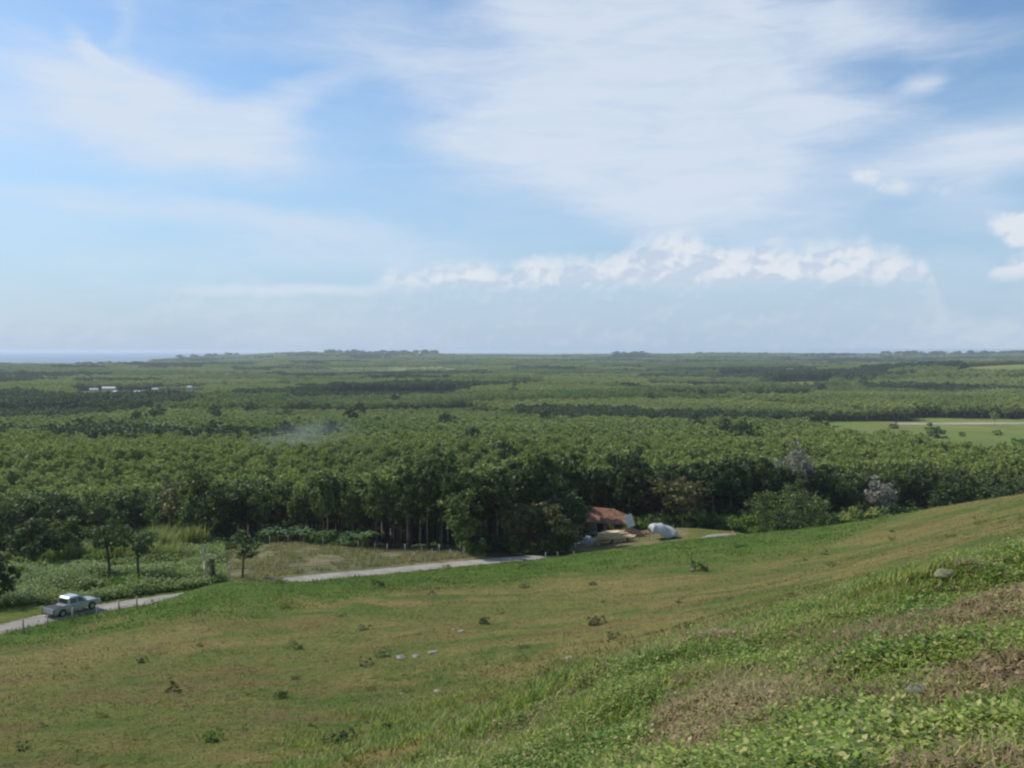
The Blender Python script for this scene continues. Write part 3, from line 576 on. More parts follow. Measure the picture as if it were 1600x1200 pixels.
# ------------------------------------------------------------------ trees and bushes by the road, the field and the scrub on the left
def atdepth(px, Y): return (px-800)/FP*Y, Y
G1 = 'trees standing between the scrub and the forest'
for px, Y, kind, s, sx, lb, cat, mt in (
    (1240, 139, 'round_tree', 1.0, .98, 'big rounded bushy green tree beside the road right of the tarpaulin', 'tree', None),
    (1130, 162, 'broadleaf_tree', 1.45, 1.2, 'dark broad tree behind the road between tarpaulin and round tree', 'tree', None),
    (1175, 168, 'broadleaf_tree', 1.3, 1.1, 'dark tree directly left behind the big round tree', 'tree', None),
    (1205, 172, 'small_tree', 1.5, 1.1, 'olive brown tree rising behind the big round tree', 'tree', None),
    (1248, 176, 'bare_tree', 1.95, .8, 'pale grey twiggy tree just behind the big round tree', 'tree', None),
    (1380, 178, 'bare_tree', 1.12, 1.25, 'widest pale grey twiggy tree in front of the dark wood at right', 'tree', None),
    (1070, 152, 'small_tree', 1.35, 1.3, 'brownish green tree spreading over the white tarpaulin', 'tree', None),
    (1020, 160, 'small_tree', 1.5, 1.0, 'brownish tree standing between the red roof and the tarpaulin', 'tree', None),
    (985, 162, 'broadleaf_tree', 1.85, .7, 'tall dark narrow tree behind the white sign board', 'tree', None),
    (720, 118.5, 'broadleaf_tree', .98, .9, 'lighter green tree with slim pale trunk at the road edge', 'tree', 'front'),
    (812, 124, 'small_tree', 1.05, 1.0, 'brownish low tree at the dark forest edge by the road', 'tree', None),
    (850, 125, 'small_tree', 1.1, 1.0, 'brown green tree right at the end of the visible road', 'tree', None),
    (885, 130, 'broadleaf_tree', 1.15, .9, 'dark tree left of the red roofed shack', 'tree', None),
    (872, 123.5, 'broadleaf_tree', .72, 1.1, 'low dark green tree at the roadside left of the plank stack', 'tree', None),
    (165, 99, 'sapling', 1.35, 1.1, 'left one of two small umbrella shaped trees above the pickup', 'tree', None),
    (210, 98, 'sapling', 1.25, 1.2, 'right one of two small umbrella shaped trees above the pickup', 'tree', None),
    (376, 99.5, 'sapling', 1.05, 1.15, 'small dark tree at the left corner of the dry field', 'tree', None),
    (42, 112, 'broadleaf_tree', .72, 1.4, 'dark broad tree at the left edge behind the road', 'tree', None),
    (92, 118, 'broadleaf_tree', .68, 1.2, 'second dark tree from the left in the scrub', 'tree', 'front'),
    (-16, 84, 'broadleaf_tree', .62, .95, 'very dark tree cut by the left edge of the picture beside the road', 'tree', None),
    (318, 136, 'broadleaf_tree', 1.35, .95, 'tall dark tree above the dry field corner', 'tree', 'front'),
    (355, 141, 'broadleaf_tree', 1.3, .9, 'dark tree left of the banana plants', 'tree', None),
    (285, 148, 'small_tree', 1.7, .9, 'olive tree rising above the pale reeds', 'tree', None),
    (20, 158, 'broadleaf_tree', 1.5, 1.1, 'large dark tree in the left background wood', 'tree', 'front'),
    (75, 160, 'broadleaf_tree', 1.55, 1.1, 'dark tree second in the left background wood', 'tree', None),
    (1500, 172, 'broadleaf_tree', 1.2, 1.2, 'dark green tree above the hill crest at right', 'tree', None),
    (1570, 175, 'broadleaf_tree', 1.1, 1.3, 'dark green tree at the right edge above the hill crest', 'tree', None),
    (1440, 186, 'broadleaf_tree', 1.3, 1.1, 'dark tree right of the widest pale grey tree', 'tree', None),
    (1310, 176, 'broadleaf_tree', 1.25, 1.1, 'dark tree between the two pale grey trees', 'tree', None)):
    x, y = atdepth(px, Y); nm = {'round_tree': 'round_tree', 'bare_tree': 'grey_tree', 'sapling': 'young_tree'}.get(kind, 'broadleaf_tree')
    place(kind, nm, x, y, s, lb, cat, sx=sx, matname=mt)

def scatter(n, px0, px1, Y0, Y1, mind, cond=None, tries=40, world=False):
    out = []
    for _ in range(n*tries):
        if len(out) >= n: break
        Y = random.uniform(Y0, Y1); px = random.uniform(px0, px1); x = (px-800)/FP*Y
        if cond and not cond(px, x, Y): continue
        if all((x-a)**2+(Y-b)**2 > mind**2 for a, b in out): out.append((x, Y))
    return out
def offroad(w): return lambda px, x, Y: road_dist(np.array([x]), np.array([Y]))[0][0] > w and Y > np.interp(x, ROADC[:, 0], ROADC[:, 1])
for x, y in scatter(50, -60, 330, 86, 150, 2.4, lambda px, x, Y: offroad(4.0)(px, x, Y) and (px < 60 or Y < 94 or random.random() < .035)):
    place('bush', 'scrub_bush', x, y, random.uniform(.45, 1.0), 'green bush in the tangled scrub behind the road at left', 'bush', 'bushes of the roadside scrub at left', sx=random.uniform(.9, 1.4), crown='foliage', trunk='stem', sink=.1)
for x, y in scatter(80, 1090, 1680, 146, 182, 2.1, lambda px, x, Y: offroad(3.4)(px, x, Y) and (px > 1290 or random.random() < .3)):
    place('bush', 'hedge_bush', x, y, random.uniform(1.0, 1.9), 'dark green bush in the thicket above the hill crest at right', 'bush', 'bushes of the thicket at right', sx=random.uniform(.9, 1.4), crown='foliage', trunk='stem', sink=.1)
# undergrowth along the front of the forest
k = 0
for px in list(np.arange(398, 560, 7))+list(np.arange(742, 880, 19))+list(np.arange(885, 1095, 8)):
    Y = float(np.interp(px, EDGE_PX, EDGE_Y))-.5+random.uniform(-1, 1.5)
    if 893 < px < 1065: Y = 153+random.uniform(-2, 3)
    x = (px-800)/FP*Y
    if road_dist(np.array([x]), np.array([Y]))[0][0] < 3.6: continue
    place('bush', 'undergrowth_bush', x, Y, random.uniform(.6, 1.25), 'low bush under the front trees of the forest beyond the road', 'bush', 'undergrowth along the forest front', crown='foliage', trunk='stem', sink=.1)
for px in (1185, 1205, 1285, 1300, 1320, 1345, 1270):
    x, y = atdepth(px, 141+random.uniform(-2, 5)); place('bush', 'roadside_bush', x, y, random.uniform(.7, 1.1), 'low green bush hugging the foot of the big round tree', 'bush', 'bushes at the foot of the round tree', crown='foliage', trunk='stem', sink=.1)

# banana plants: pseudo-stem and long arching split leaves
def banana(seed):
    rr = random.Random(seed); V = []; F = []
    for k in range(9):
        a = k*2.4+rr.uniform(-.3, .3); L = rr.uniform(1.5, 2.2); w = rr.uniform(.22, .32); up = rr.uniform(.3, 1.35); b0 = len(V)
        for i in range(7):
            t = i/6; r = L*t*math.cos(up*(1-t*.6)); z = 1.7+L*t*math.sin(up)*(1-.75*t*t)*1.1; ww = w*math.sin(math.pi*min(1, .12+t*.88))**.6*(1 if i < 6 else .15)
            c = Vector((math.cos(a)*r, math.sin(a)*r, z)); s = Vector((-math.sin(a), math.cos(a), 0))
            V += [c-s*ww+Vector((0, 0, -.08)), c, c+s*ww+Vector((0, 0, -.08))]
            if i: q = b0+3*i; F += [(q-3, q-2, q+1, q), (q-2, q-1, q+2, q+1)]
    me = npmesh('banana_leaves', [tuple(v) for v in V], F, 4); me.materials.append(M['banana'])
    st = MB().tube([(0, 0, -.2), (0, 0, .8), (.03, 0, 1.8)], [.14, .12, .08], 8).mesh('stem'); st.materials.append(plain('banana_stem', (.16, .2, .08), .8)); return me, st
BAN = [banana(s) for s in range(3)]
for i in range(24):
    px = 405+i*8.3+random.uniform(-11, 11); Y = float(np.interp(px, EDGE_PX, EDGE_Y))-random.uniform(-1.5, 4.5)
    if i >= 22: px = 655+(i-22)*27; Y = 121.5
    x, y = atdepth(px, Y); r = empty('banana_plant', W3(x, y), random.uniform(0, 6), random.uniform(.45, 1.05), label='banana plant with long bright leaves along the forest edge by the dry field', cat='banana plant', group='banana plants along the forest edge')
    l, s = random.choice(BAN); link('leaves', l, None, r); link('stem', s, None, r)

# palm stump and pale dead trunk at the corner of the field
x, y = atdepth(327, 97); r = empty('palm_tree', W3(x, y), 0, 1, label='stout dark palm stump with ragged hanging fronds at the field corner', cat='palm')
MB().tube([(0, 0, -.3), (.05, 0, .8), (0, .05, 1.8), (0, 0, 2.7)], [.42, .36, .3, .26], 10).build('trunk', M['darkbark'], r)
V = []; F = []
for k in range(16):
    a = k*.83; L = random.uniform(1.1, 1.9); up = random.uniform(-.3, 1.2); b0 = len(V)
    for i in range(5):
        t = i/4; c = Vector((math.cos(a)*L*t, math.sin(a)*L*t, 2.6+L*(t*math.sin(up)-t*t*1.0))); s = Vector((-math.sin(a), math.cos(a), 0))*.16*(1-t*.7); V += [c-s, c+s]
        if i: q = b0+2*i; F.append((q-2, q-1, q+1, q))
link('fronds', npmesh('fronds', [tuple(v) for v in V], F, 4), M['brownish'], r)
x, y = atdepth(315, 98); b = MB().tube([(0, 0, -.3), (.05, 0, 1.5), (-.1, 0, 3.0), (-.05, .1, 4.2)], [.13, .11, .08, .04], 7); b.tube([(-.05, 0, 2.6), (.35, .1, 3.4), (.5, .1, 4.0)], [.05, .035, .015], 5); b.tube([(-.1, 0, 3.0), (-.5, .1, 3.6)], [.04, .015], 5)
o = b.build('dead_tree', M['palebark']); o.location = W3(x, y); tag(o, 'pale leafless trunk standing left of the dark palm stump', 'dead tree')

# tall pale reeds on the bank at left (uncountable)
def blades(P, hgt, wid, lean, seg=2, tilt=None, rg=rng):
    """upright tapering blades rooted at P"""
    n = len(P); a = rg.uniform(0, 6.283, n); h = hgt*rg.uniform(.5, 1.25, n) if np.isscalar(hgt) else hgt*rg.uniform(.6, 1.2, n); w = wid*rg.uniform(.6, 1.3, n)*.5
    d = np.stack([np.cos(a), np.sin(a), np.zeros(n)], 1); s = np.stack([-np.sin(a), np.cos(a), np.zeros(n)], 1); ln = lean*rg.uniform(.1, 1, n)*h
    rows = []
    for k in range(seg+1):
        t = k/seg; c = P+d*(ln*t*t)[:, None]; c = c+np.array((0, 0, 1.))*(h*t*(1-.25*t*lean))[:, None]; ww = (w*(1-t**1.6)+.0015)[:, None]
        rows += [c-s*ww, c+s*ww]
    V = np.stack(rows, 1).reshape(-1, 3); m = 2*(seg+1); b0 = np.arange(n)*m
    F = np.concatenate([np.stack([b0+2*k, b0+2*k+1, b0+2*k+3, b0+2*k+2], 1) for k in range(seg)]); return V, F
def leaves(P, hgt, size, rg=rng, per=8):
    """small leafy herbs: per leaves round each root point, each leaf a folded diamond"""
    n = len(P); m = n*per; root = np.repeat(P, per, 0); a = rg.uniform(0, 6.283, m); hh = np.repeat(hgt*rg.uniform(.4, 1.25, n), per)*rg.uniform(.15, 1, m)
    r = np.repeat(hgt*.6, per)*rg.uniform(.1, 1, m) if not np.isscalar(hgt) else hgt*.6*rg.uniform(.1, 1, m)
    c = root+np.stack([np.cos(a)*r, np.sin(a)*r, hh], 1); L = size*rg.uniform(.5, 1.4, m); el = rg.uniform(-.5, .8, m)
    d = np.stack([np.cos(a)*np.cos(el), np.sin(a)*np.cos(el), np.sin(el)], 1)*L[:, None]; s = np.stack([-np.sin(a), np.cos(a), rg.uniform(-.4, .4, m)], 1)*(L*.34)[:, None]
    V = np.stack([c, c+d*.45+s, c+d, c+d*.45-s], 1).reshape(-1, 3); return V, np.arange(4*m).reshape(m, 4)
def stuff(name, parts, material, label, cat):
    VV = []; FF = []; k = 0
    for V, F in parts: VV.append(V); FF.append(F+k); k += len(V)
    return tag(link(name, npmesh(name, np.concatenate(VV), np.concatenate(FF), 4), material), label, cat, kind='stuff')
def on_ground(X, Y, dz=0.): return np.stack([X, Y, height(X, Y)+CZ+dz], 1)
Y = rng.uniform(112, 146, 34000); px = rng.uniform(70, 320, 34000); X = (px-800)/FP*Y; keep = vnoise(X, Y, 9, 2)+.35*(1-np.abs(px-215)/120) > .62
stuff('tall_reeds', [blades(on_ground(X[keep], Y[keep]), 1.2+3.6*vnoise(X[keep], Y[keep], 3.5, 2)**1.5, .16, .5, 3)], M['reed'], 'band of tall pale yellow green reeds above the scrub at left', 'reeds')
Y = rng.uniform(84, 150, 60000); px = rng.uniform(-120, 345, 60000); X = (px-800)/FP*Y; r_, _ = road_dist(X, Y); keep = (r_ > 2.6) & (Y > np.interp(X, ROADC[:, 0], ROADC[:, 1])) & (vnoise(X, Y, 6, 2) > .35)
stuff('scrub_undergrowth', [leaves(on_ground(X[keep], Y[keep]), .7*np.ones(keep.sum())*(.25+3.2*vnoise(X[keep], Y[keep], 3.2, 3)**2.2), .24, per=7)], M['bright'], 'leafy green undergrowth filling the scrub behind the road', 'undergrowth')
Y = rng.uniform(96, 138, 40000); px = rng.uniform(345, 730, 40000); X = (px-800)/FP*Y; r_, _ = road_dist(X, Y); keep = (r_ > 2.6) & (Y > np.interp(X, ROADC[:, 0], ROADC[:, 1])) & (Y < edgeY(X, Y)+1) & (vnoise(X, Y, 4, 2) > .45)
stuff('dry_field_grass', [blades(on_ground(X[keep], Y[keep]), .45, .09, .7)], M['fieldstraw'], 'sparse dry yellowish grass on the fenced field by the road', 'dry grass')

# ------------------------------------------------------------------ meadow grass, tufts and the weedy bank
def bank_line(px): return np.interp(px, [-500, 520, 600, 700, 800, 950, 1060, 1170, 1300, 1400, 1480, 1600, 2200], [1900, 1260, 1185, 1150, 1105, 1020, 1000, 975, 930, 905, 885, 855, 800])
def fan(n, Y0, Y1, px0=-60, px1=1660, pw=1.0):
    Y = (Y0**pw+(Y1**pw-Y0**pw)*rng.random(n))**(1/pw); px = rng.uniform(px0, px1, n); return (px-800)/FP*Y, Y, px
def in_bank(X, Y): 
    gx_, gy_ = proj(X, Y, height(X, Y)); return (gy_+(vnoise(X, Y, 1.2, 2)-.5)*40+(vnoise(X+9, Y, 4, 2)-.5)*100-np.clip(1000-gx_, 0, 500)*.13 > bank_line(gx_)) & (Y < 42)
def own_side(X, Y): return Y < np.interp(X, ROADC[:, 0], ROADC[:, 1])-1.4
X, Y, px = fan(260000, 10, 125, pw=1.3); ok = own_side(X, Y) & ~in_bank(X, Y) & (vnoise(X+90, Y*1.5, 3.2, 3)*.6+rng.random(len(X))*.75 > .62); X, Y = X[ok], Y[ok]
hh = (.05+.13*vnoise(X, Y, 2.5, 2)**2)*(1+.006*Y); qx, qy = proj(X, Y, height(X, Y)); hh = hh+.26*sst(qy-bank_line(qx), -190, -20)*vnoise(X, Y, 1.3, 2)*(Y < 50); ls = np.interp((X-0)*0+azpx(X, Y), [0, 400, 900, 1300, 1400, 1500], [8, 24, 22, 40, 34, 2]); rdx, _ = road_dist(X, Y); lu = rdx < ls
V1 = blades(on_ground(X[~lu], Y[~lu], -.01), hh[~lu], .05, 1.1); eg = rdx[lu] < 3; V2 = blades(on_ground(X[lu], Y[lu], -.01), hh[lu]*np.where(eg, 2.6, 1.5), .08, .8)
stuff('meadow_grass', [V1], M['meadowgrass'], 'short olive and brown grass covering the open hillside meadow', 'grass')
stuff('verge_grass', [V2], M['lushgrass'], 'bright green grass band running along the near side of the road', 'grass')
# bank: broad-leaved weeds, grass blades, dry straw in patches
X, Y, px = fan(110000, 4.5, 40, px0=420, px1=1750, pw=1.5); ok = in_bank(X, Y); X, Y = X[ok], Y[ok]
pn = vnoise(X+33, Y, 1.5, 3)-.01; soil = vnoise(X-70, Y+12, 2.6, 3)+.07*np.clip((azpx(X, Y)-1150)/450, 0, 1)*(vnoise(X, Y, 1.1, 2) > .42)+rng.normal(0, .06, len(X)) > .675; gr = (pn+rng.normal(0, .1, len(X)) > .44) & ~soil
hw = .03+.62*vnoise(X+7, Y, 1.0, 3)**2.6
X2, Y2, _p = fan(50000, 10, 40, px0=420, px1=1500, pw=1.3); q2, r2 = proj(X2, Y2, height(X2, Y2)); o2 = (r2 > bank_line(q2)-120-60*vnoise(X2, Y2, 3, 2)) & (r2 < bank_line(q2)+60+np.clip(1200-q2, 0, 600)*.3) & (vnoise(X2, Y2, 1.6, 3) > .42); X2, Y2 = X2[o2], Y2[o2]
stuff('bank_edge_grass', [blades(on_ground(X2, Y2), .12+.3*vnoise(X2, Y2, 1.2, 2), .022, .9, 3)], M['weed'], 'taller tufted yellow green grass where the meadow meets the weedy bank', 'grass')
stuff('bank_weeds', [leaves(on_ground(X[gr], Y[gr]), hw[gr], .04+.035*vnoise(X[gr], Y[gr], .9, 2).repeat(13), per=13)], M['weed'], 'dense bright green leafy weeds covering the near bank at lower right', 'weeds')
g2 = (rng.random(len(X)) < .3) & ~soil
stuff('bank_grass', [blades(on_ground(np.repeat(X[g2], 4)+rng.normal(0, .05, 4*g2.sum()), np.repeat(Y[g2], 4)+rng.normal(0, .05, 4*g2.sum())), .17, .014, 1.1, 3)], M['weed'], 'thin green grass blades growing among the weeds of the near bank', 'grass')
g3 = (pn+rng.normal(0, .1, len(X)) < .50) & (rng.random(len(X)) < .6)
stuff('dry_straw', [blades(on_ground(np.repeat(X[g3], 4)+rng.normal(0, .06, 4*g3.sum()), np.repeat(Y[g3], 4)+rng.normal(0, .06, 4*g3.sum())), .16, .014, 1.8, 2), leaves(on_ground(X[g3], Y[g3]), .06*np.ones(g3.sum()), .06, per=5)], M['drystraw'], 'withered brown straw and dead leaves patched over the near bank', 'straw')

# single plants and stones on the meadow
def put(kind, px, py, s, lb, cat, var, name='weed_clump', mt=None, **k):
    x, y = ground(px, py, 8, 130); return place(kind, name, x, y, s*.5*(.5 if py > 1040 and px > 1100 else 1), lb, cat, var=var, crown='foliage', trunk='stem', matname=mt, **k)
put('weed_clump', 272, 1080, 2.1, 'forked green weed throwing a shadow on the brown grass at lower left', 'weed', 2)
put('weed_clump', 535, 1160, 2.0, 'wide dark tangled weed clump near the bottom left of the meadow', 'weed', 0)
put('weed_clump', 160, 1122, 1.3, 'low dark leaning weed left below the forked weed', 'weed', 1)
put('weed_clump', 330, 1158, 1.9, 'broad low green weed patch left of the dark tangled clump', 'weed', 0, mt='lushgrass')
put('weed_clump', 36, 1172, 1.2, 'small upright dark weed at the lower left corner', 'weed', 2)
put('weed_clump', 221, 1036, 1.5, 'dark flat weed in the open grass above the forked weed', 'weed', 0)
put('weed_clump', 462, 1062, 1.2, 'round brown weed on bare brown grass at centre left', 'weed', 1, mt='brownish')
put('weed_clump', 580, 1078, 1.3, 'dark weed beside the small pale stone', 'weed', 1)
put('weed_clump', 930, 976, 2.6, 'brown green mounded weed on the slope right of centre', 'weed', 0, mt='brownish')
put('weed_clump', 958, 998, 2.0, 'smaller brown weed just below the mounded weed', 'weed', 1, mt='brownish')
put('weed_clump', 1092, 893, 4.0, 'dark weed touching the white stone on the upper slope', 'weed', 0)
put('weed_clump', 896, 1048, 1.6, 'black green weed in the hollow below the flat grey stone', 'weed', 1)
put('weed_clump', 590, 917, 3.0, 'dark weed at the road edge of the green verge', 'weed', 0)
put('weed_clump', 447, 950, 3.0, 'dark clump on the bright green verge slope', 'weed', 1)
put('weed_clump', 758, 975, 2.3, 'dark low weed right above the white stone cluster', 'weed', 0)
put('weed_clump', 1170, 1052, 1.2, 'dark weed hollow at the upper edge of the weedy bank', 'weed', 0)
put('weed_clump', 1515, 1050, 1.3, 'grey green grass tuft on the red soil of the bank', 'weed', 2, name='grass_tuft', mt='meadowgrass')
for x, y in scatter(60, -20, 1620, 24, 112, 2.2, lambda px, x, Y: own_side(np.array([x]), np.array([Y]))[0] and not in_bank(np.array([x]), np.array([Y]))[0]):
    place('weed_clump', 'meadow_weed', x, y, random.uniform(.22, .6)*(1+y/110), 'small dark weed dotted over the open meadow', 'weed', 'small weeds dotted over the meadow', sx=random.uniform(1, 1.8), crown='foliage', trunk='stem', matname=random.choice(['front', 'brownish', 'meadowgrass', 'meadowgrass', None]))
def stone(px, py, r, lb, m='rock', flat=.6, seed=0):
    x, y = ground(px, py, 8, 130); r *= .62 if py < 1060 or px < 1300 else .5; bm = bmesh.new(); bmesh.ops.create_icosphere(bm, subdivisions=3, radius=r); rr = random.Random(seed); ps = [Vector((rr.uniform(-1, 1), rr.uniform(-1, 1), rr.uniform(-1, 1))).normalized() for _ in range(9)]
    for v in bm.verts:
        n = v.co.normalized(); k = min(1.0, min((.82+rr.random()*.02)/max(n.dot(p), .3) for p in ps)); v.co = n*r*k*(1+.04*math.sin(n.x*9)); v.co.z *= flat; v.co.x *= 1.35
    me = bpy.data.meshes.new('stone'); bm.to_mesh(me); bm.free(); o = link('stone', me, M[m]); o.location = W3(x, y, r*flat*.2); o.rotation_euler = (0, 0, rr.uniform(0, 6)); return tag(o, lb, 'stone')
stone(1083, 892, .42, 'white stone on the upper slope beside a dark weed', flat=.9, seed=1)
stone(721, 988, .36, 'pale stone lying on the meadow below the green verge', seed=2)
stone(709, 984, .2, 'small pale stone left beside the larger meadow stone', seed=3)
stone(677, 1020, .42, 'tan flat stone at the right end of the dark furrow', flat=.4, seed=4)
stone(626, 1028, .5, 'grey long stone in the dark furrow at centre', 'greyrock', .45, 5)
stone(650, 1026, .4, 'grey stone between the long grey one and the tan one', 'greyrock', .45, 6)
stone(628, 1085, .17, 'small white stone on brown grass near centre bottom', seed=7)
stone(683, 1081, .26, 'pale low stone right of the small white one', flat=.5, seed=8)
stone(745, 1112, .17, 'upright whitish stone where the weedy bank begins', flat=1.3, seed=9)
stone(889, 1028, .3, 'flat light grey stone on the slope above the dark hollow', flat=.35, seed=10)
stone(1478, 899, .36, 'rounded yellowish mossy stone on top of the bank at right', 'mossrock', .5, 11)
stone(1440, 1080, .3, 'grey earth coloured stone in the bare patch of the bank', 'greyrock', .4, 12)

# ------------------------------------------------------------------ fences along the road and the field: every post a part, wires one part
def fence(name, line, ph, rad, lb, sp_, material, wires=2, skip=0):
    pts = catmull(np.array([(x, y, 0) for x, y in line]), 20); L = np.concatenate([[0], np.cumsum(np.hypot(*(pts[1:, :2]-pts[:-1, :2]).T))])
    r = None; tops = []
    for s in np.arange(0, L[-1], sp_):
        x = np.interp(s+random.uniform(-.3, .3), L, pts[:, 0]); y = np.interp(s, L, pts[:, 1]); p = Vector(W3(x, y))
        if r is None: r = empty(name, p, label=lb, cat='fence')
        h = ph*random.uniform(.85, 1.12); q = p-r.location; t_ = Vector((random.uniform(-.07, .07), random.uniform(-.07, .07), h)); MB().tube([q-Vector((0, 0, .3)), q+t_*.5, q+t_], [rad, rad*.95, rad*.85], 7).build('post', material, r); tops.append((q, q+t_))
    b = MB()
    for f in np.linspace(.45, .92, wires): b.tube([a.lerp(c, f)-Vector((0, 0, 0)) for a, c in tops], .012, 4)
    b.build('wire', M['darkbark'], r); return r
def off(i0, i1, d):
    out = []
    for i in range(i0, i1+1):
        a = ROAD[max(i-1, 0)]; b = ROAD[min(i+1, len(ROAD)-1)]; t = (b-a)[:2]; n = np.array((-t[1], t[0]))/np.linalg.norm(t); out.append(tuple(ROAD[i][:2]+n*d))
    return out
fence('roadside_fence', off(1, 4, -2.9), 1.15, .075, 'low fence of weathered posts on the near road edge at far left', 2.1, M['woodpost'], 2)
fence('field_fence', [atdepth(352, 101.5)]+off(6, 8, 3.4)+[atdepth(735, 118.8)], 1.35, .06, 'thin wire fence of pale posts between dry field and road', 2.6, M['palebark'], 3)
fence('upper_field_fence', [atdepth(392, 131), atdepth(470, 129), atdepth(560, 126.5), atdepth(640, 121.5), atdepth(690, 119.8)], 1.3, .06, 'wire fence of pale posts along the banana plants', 2.8, M['palebark'], 2)
fence('crest_fence', off(9, 13, -2.9), 1.3, .055, 'wire fence of thin pale posts along the road below the shack', 2.7, M['palebark'], 2)

# ------------------------------------------------------------------ pickup truck
paint, t, out = mat('silver_paint'); b = t.new('ShaderNodeBsdfPrincipled'); b.inputs['Base Color'].default_value = (.5, .52, .54, 1); b.inputs['Metallic'].default_value = .55; b.inputs['Roughness'].default_value = .32; b.inputs['Coat Weight'].default_value = .5
t.l.new(b.outputs[0], out.inputs[0])
glass = plain('dark_glass', (.02, .028, .03), .08, 0, .05); tyre = plain('tyre_rubber', (.02, .02, .02), .85); rim = plain('alloy', (.5, .5, .5), .35, .8, .05); blk = plain('black_plastic', (.03, .03, .03), .6); redl = plain('red_lens', (.4, .02, .02), .25); whl = plain('clear_lens', (.75, .75, .75), .15); liner = plain('bed_liner', (.035, .035, .038), .8)
i0 = 2; dv = (ROADC[2*14+8]-ROADC[1*14+8]); hd = math.atan2(dv[1], dv[0]); cx, cy = atdepth(106, 81.0)
pk = empty('pickup_truck', W3(cx, cy, .04), hd+.24, .93, label='silver double cab pickup truck parked on the pale road at far left', cat='pickup truck')
W2 = .88
body = MB(); prof = [(-2.5, .42), (-2.5, .98), (-.95, 1.0), (1.0, 1.02), (2.1, .96), (2.45, .86), (2.52, .5), (2.4, .38)]
def arch(cx_, r=.44, n=9): return [(cx_+r*math.cos(a), .38+r*math.sin(a)) for a in np.linspace(.0, math.pi, n)]
low = [(2.4, .38)]+arch(1.55)+[(0.9, .36), (-1.1, .36)]+[(x, z) for x, z in arch(-1.6)]+[(-2.5, .42)]
prof2 = [(-2.5, .98), (-.95, 1.0), (1.0, 1.04), (2.1, .97), (2.45, .86), (2.52, .5)]+low[0:1]+low[1:10]+[(.9, .36), (-1.1, .36)]+low[12:21]+[(-2.5, .42)]
body.prism(prof2, -W2, W2, bev=.035); body.build('body', paint, pk)
cabm = MB(); cp_ = [(-.98, 1.0), (-.9, 1.62), (-.72, 1.71), (.25, 1.71), (.42, 1.66), (1.12, 1.03)]
tw = lambda s: (lambda x, z: s*(W2-.03-(z-1.0)*.22)); cabm.prism(cp_, tw(-1), tw(1), bev=.04); cab = cabm.build('cab', paint, pk)
for s in (-1, 1):
    for x0, x1, x2, x3 in ((-.8, -.05, -.05, -.74), (.02, .82, .38, .02)):
        q = MB(); z0, z1 = 1.08, 1.58; y = lambda z: s*(W2-.03-(z-1.0)*.22+.008)
        a_ = [(x0, y(z0), z0), (x1, y(z0), z0), (x2, y(z1), z1), (x3, y(z1), z1)]; q.poly(a_); q.build('side_window', glass, cab)
q = MB(); q.poly([(1.06, -.74, 1.1), (1.06, .74, 1.1), (.46, .64, 1.63), (.46, -.64, 1.63)]); bmesh.ops.translate(q.bm, verts=q.bm.verts, vec=(.035, 0, .03)); q.build('windscreen', glass, cab)
q = MB(); q.poly([(-.97, -.7, 1.12), (-.97, .7, 1.12), (-.905, .6, 1.56), (-.905, -.6, 1.56)]); bmesh.ops.translate(q.bm, verts=q.bm.verts, vec=(-.02, 0, 0)); q.build('rear_window', glass, cab)
MB().box((-1.73, 0, .985), (1.42, 1.5, .02)).box((-1.73, .8, 1.03), (1.5, .06, .05)).box((-1.73, -.8, 1.03), (1.5, .06, .05)).build('cargo_bed', liner, pk)
MB().box((-2.53, 0, .72), (.05, 1.5, .5), bev=.015).build('tailgate', paint, pk)
MB().box((-2.6, 0, .44), (.14, 1.66, .16), bev=.03).build('rear_bumper', blk, pk)
MB().box((2.55, 0, .48), (.14, 1.7, .26), bev=.04).build('front_bumper', paint, pk)
MB().box((2.5, 0, .74), (.06, .9, .16), bev=.01).build('grille', blk, pk)
for s in (-1, 1):
    MB().box((2.44, s*.7, .78), (.16, .3, .15), bev=.03).build('headlight', whl, pk); MB().box((-2.54, s*.81, .75), (.06, .12, .34), bev=.01).build('tail_light', redl, pk)
    MB().box((.78, s*(W2+.1), 1.1), (.1, .2, .15), bev=.03).build('wing_mirror', paint, pk)
    for x0 in (-.45, .45): MB().box((x0-.12, s*(W2+.012), .92), (.16, .02, .03)).build('door_handle', blk, pk)
    MB().box((-.08, s*(W2+.003), .75), (.012, .008, .52)).build('door_seam', blk, pk)
    for xw in (1.55, -1.6):
        wt = MB(); yy = s*.8; wt.tube([(xw, yy-.12, .37), (xw, yy-.1, .37), (xw, yy+.1, .37), (xw, yy+.12, .37)], [.33, .37, .37, .33], 20); wo_ = wt.build('wheel', tyre, pk)
        MB().tube([(xw, yy-.125, .37), (xw, yy+.125, .37)], .2, 14).build('rim', rim, wo_)

# ------------------------------------------------------------------ shack, plank stack, sign board, tarpaulin, small fittings by the road
hx, hy = atdepth(948, 149); rusty = plain('rusty_roofing', (.26, .125, .07), .85, .1, .45, 1.2); wallm = plain('pale_plaster', (.5, .46, .4), .9); dkm = plain('dark_opening', (.02, .02, .02), .9)
sh = empty('wooden_shack', W3(hx, hy), R(-6), 1.12, label='small shack under a rusty red brown hipped roof at the forest edge', cat='shack')
MB().poly; rf = MB(); A = [(-4.3, -2.6, 2.3), (3.9, -2.6, 2.05), (3.9, 2.6, 2.3), (-4.3, 2.6, 2.3)]; Bq = [(-2.9, 0, 4.2), (1.2, 0, 3.9)]
vs = [rf.bm.verts.new(p) for p in A+Bq]
for f in ((0, 1, 5, 4), (1, 2, 5), (2, 3, 4, 5), (3, 0, 4), (3, 2, 1, 0)): rf.bm.faces.new([vs[k] for k in f])
rf.build('roof', rusty, sh)
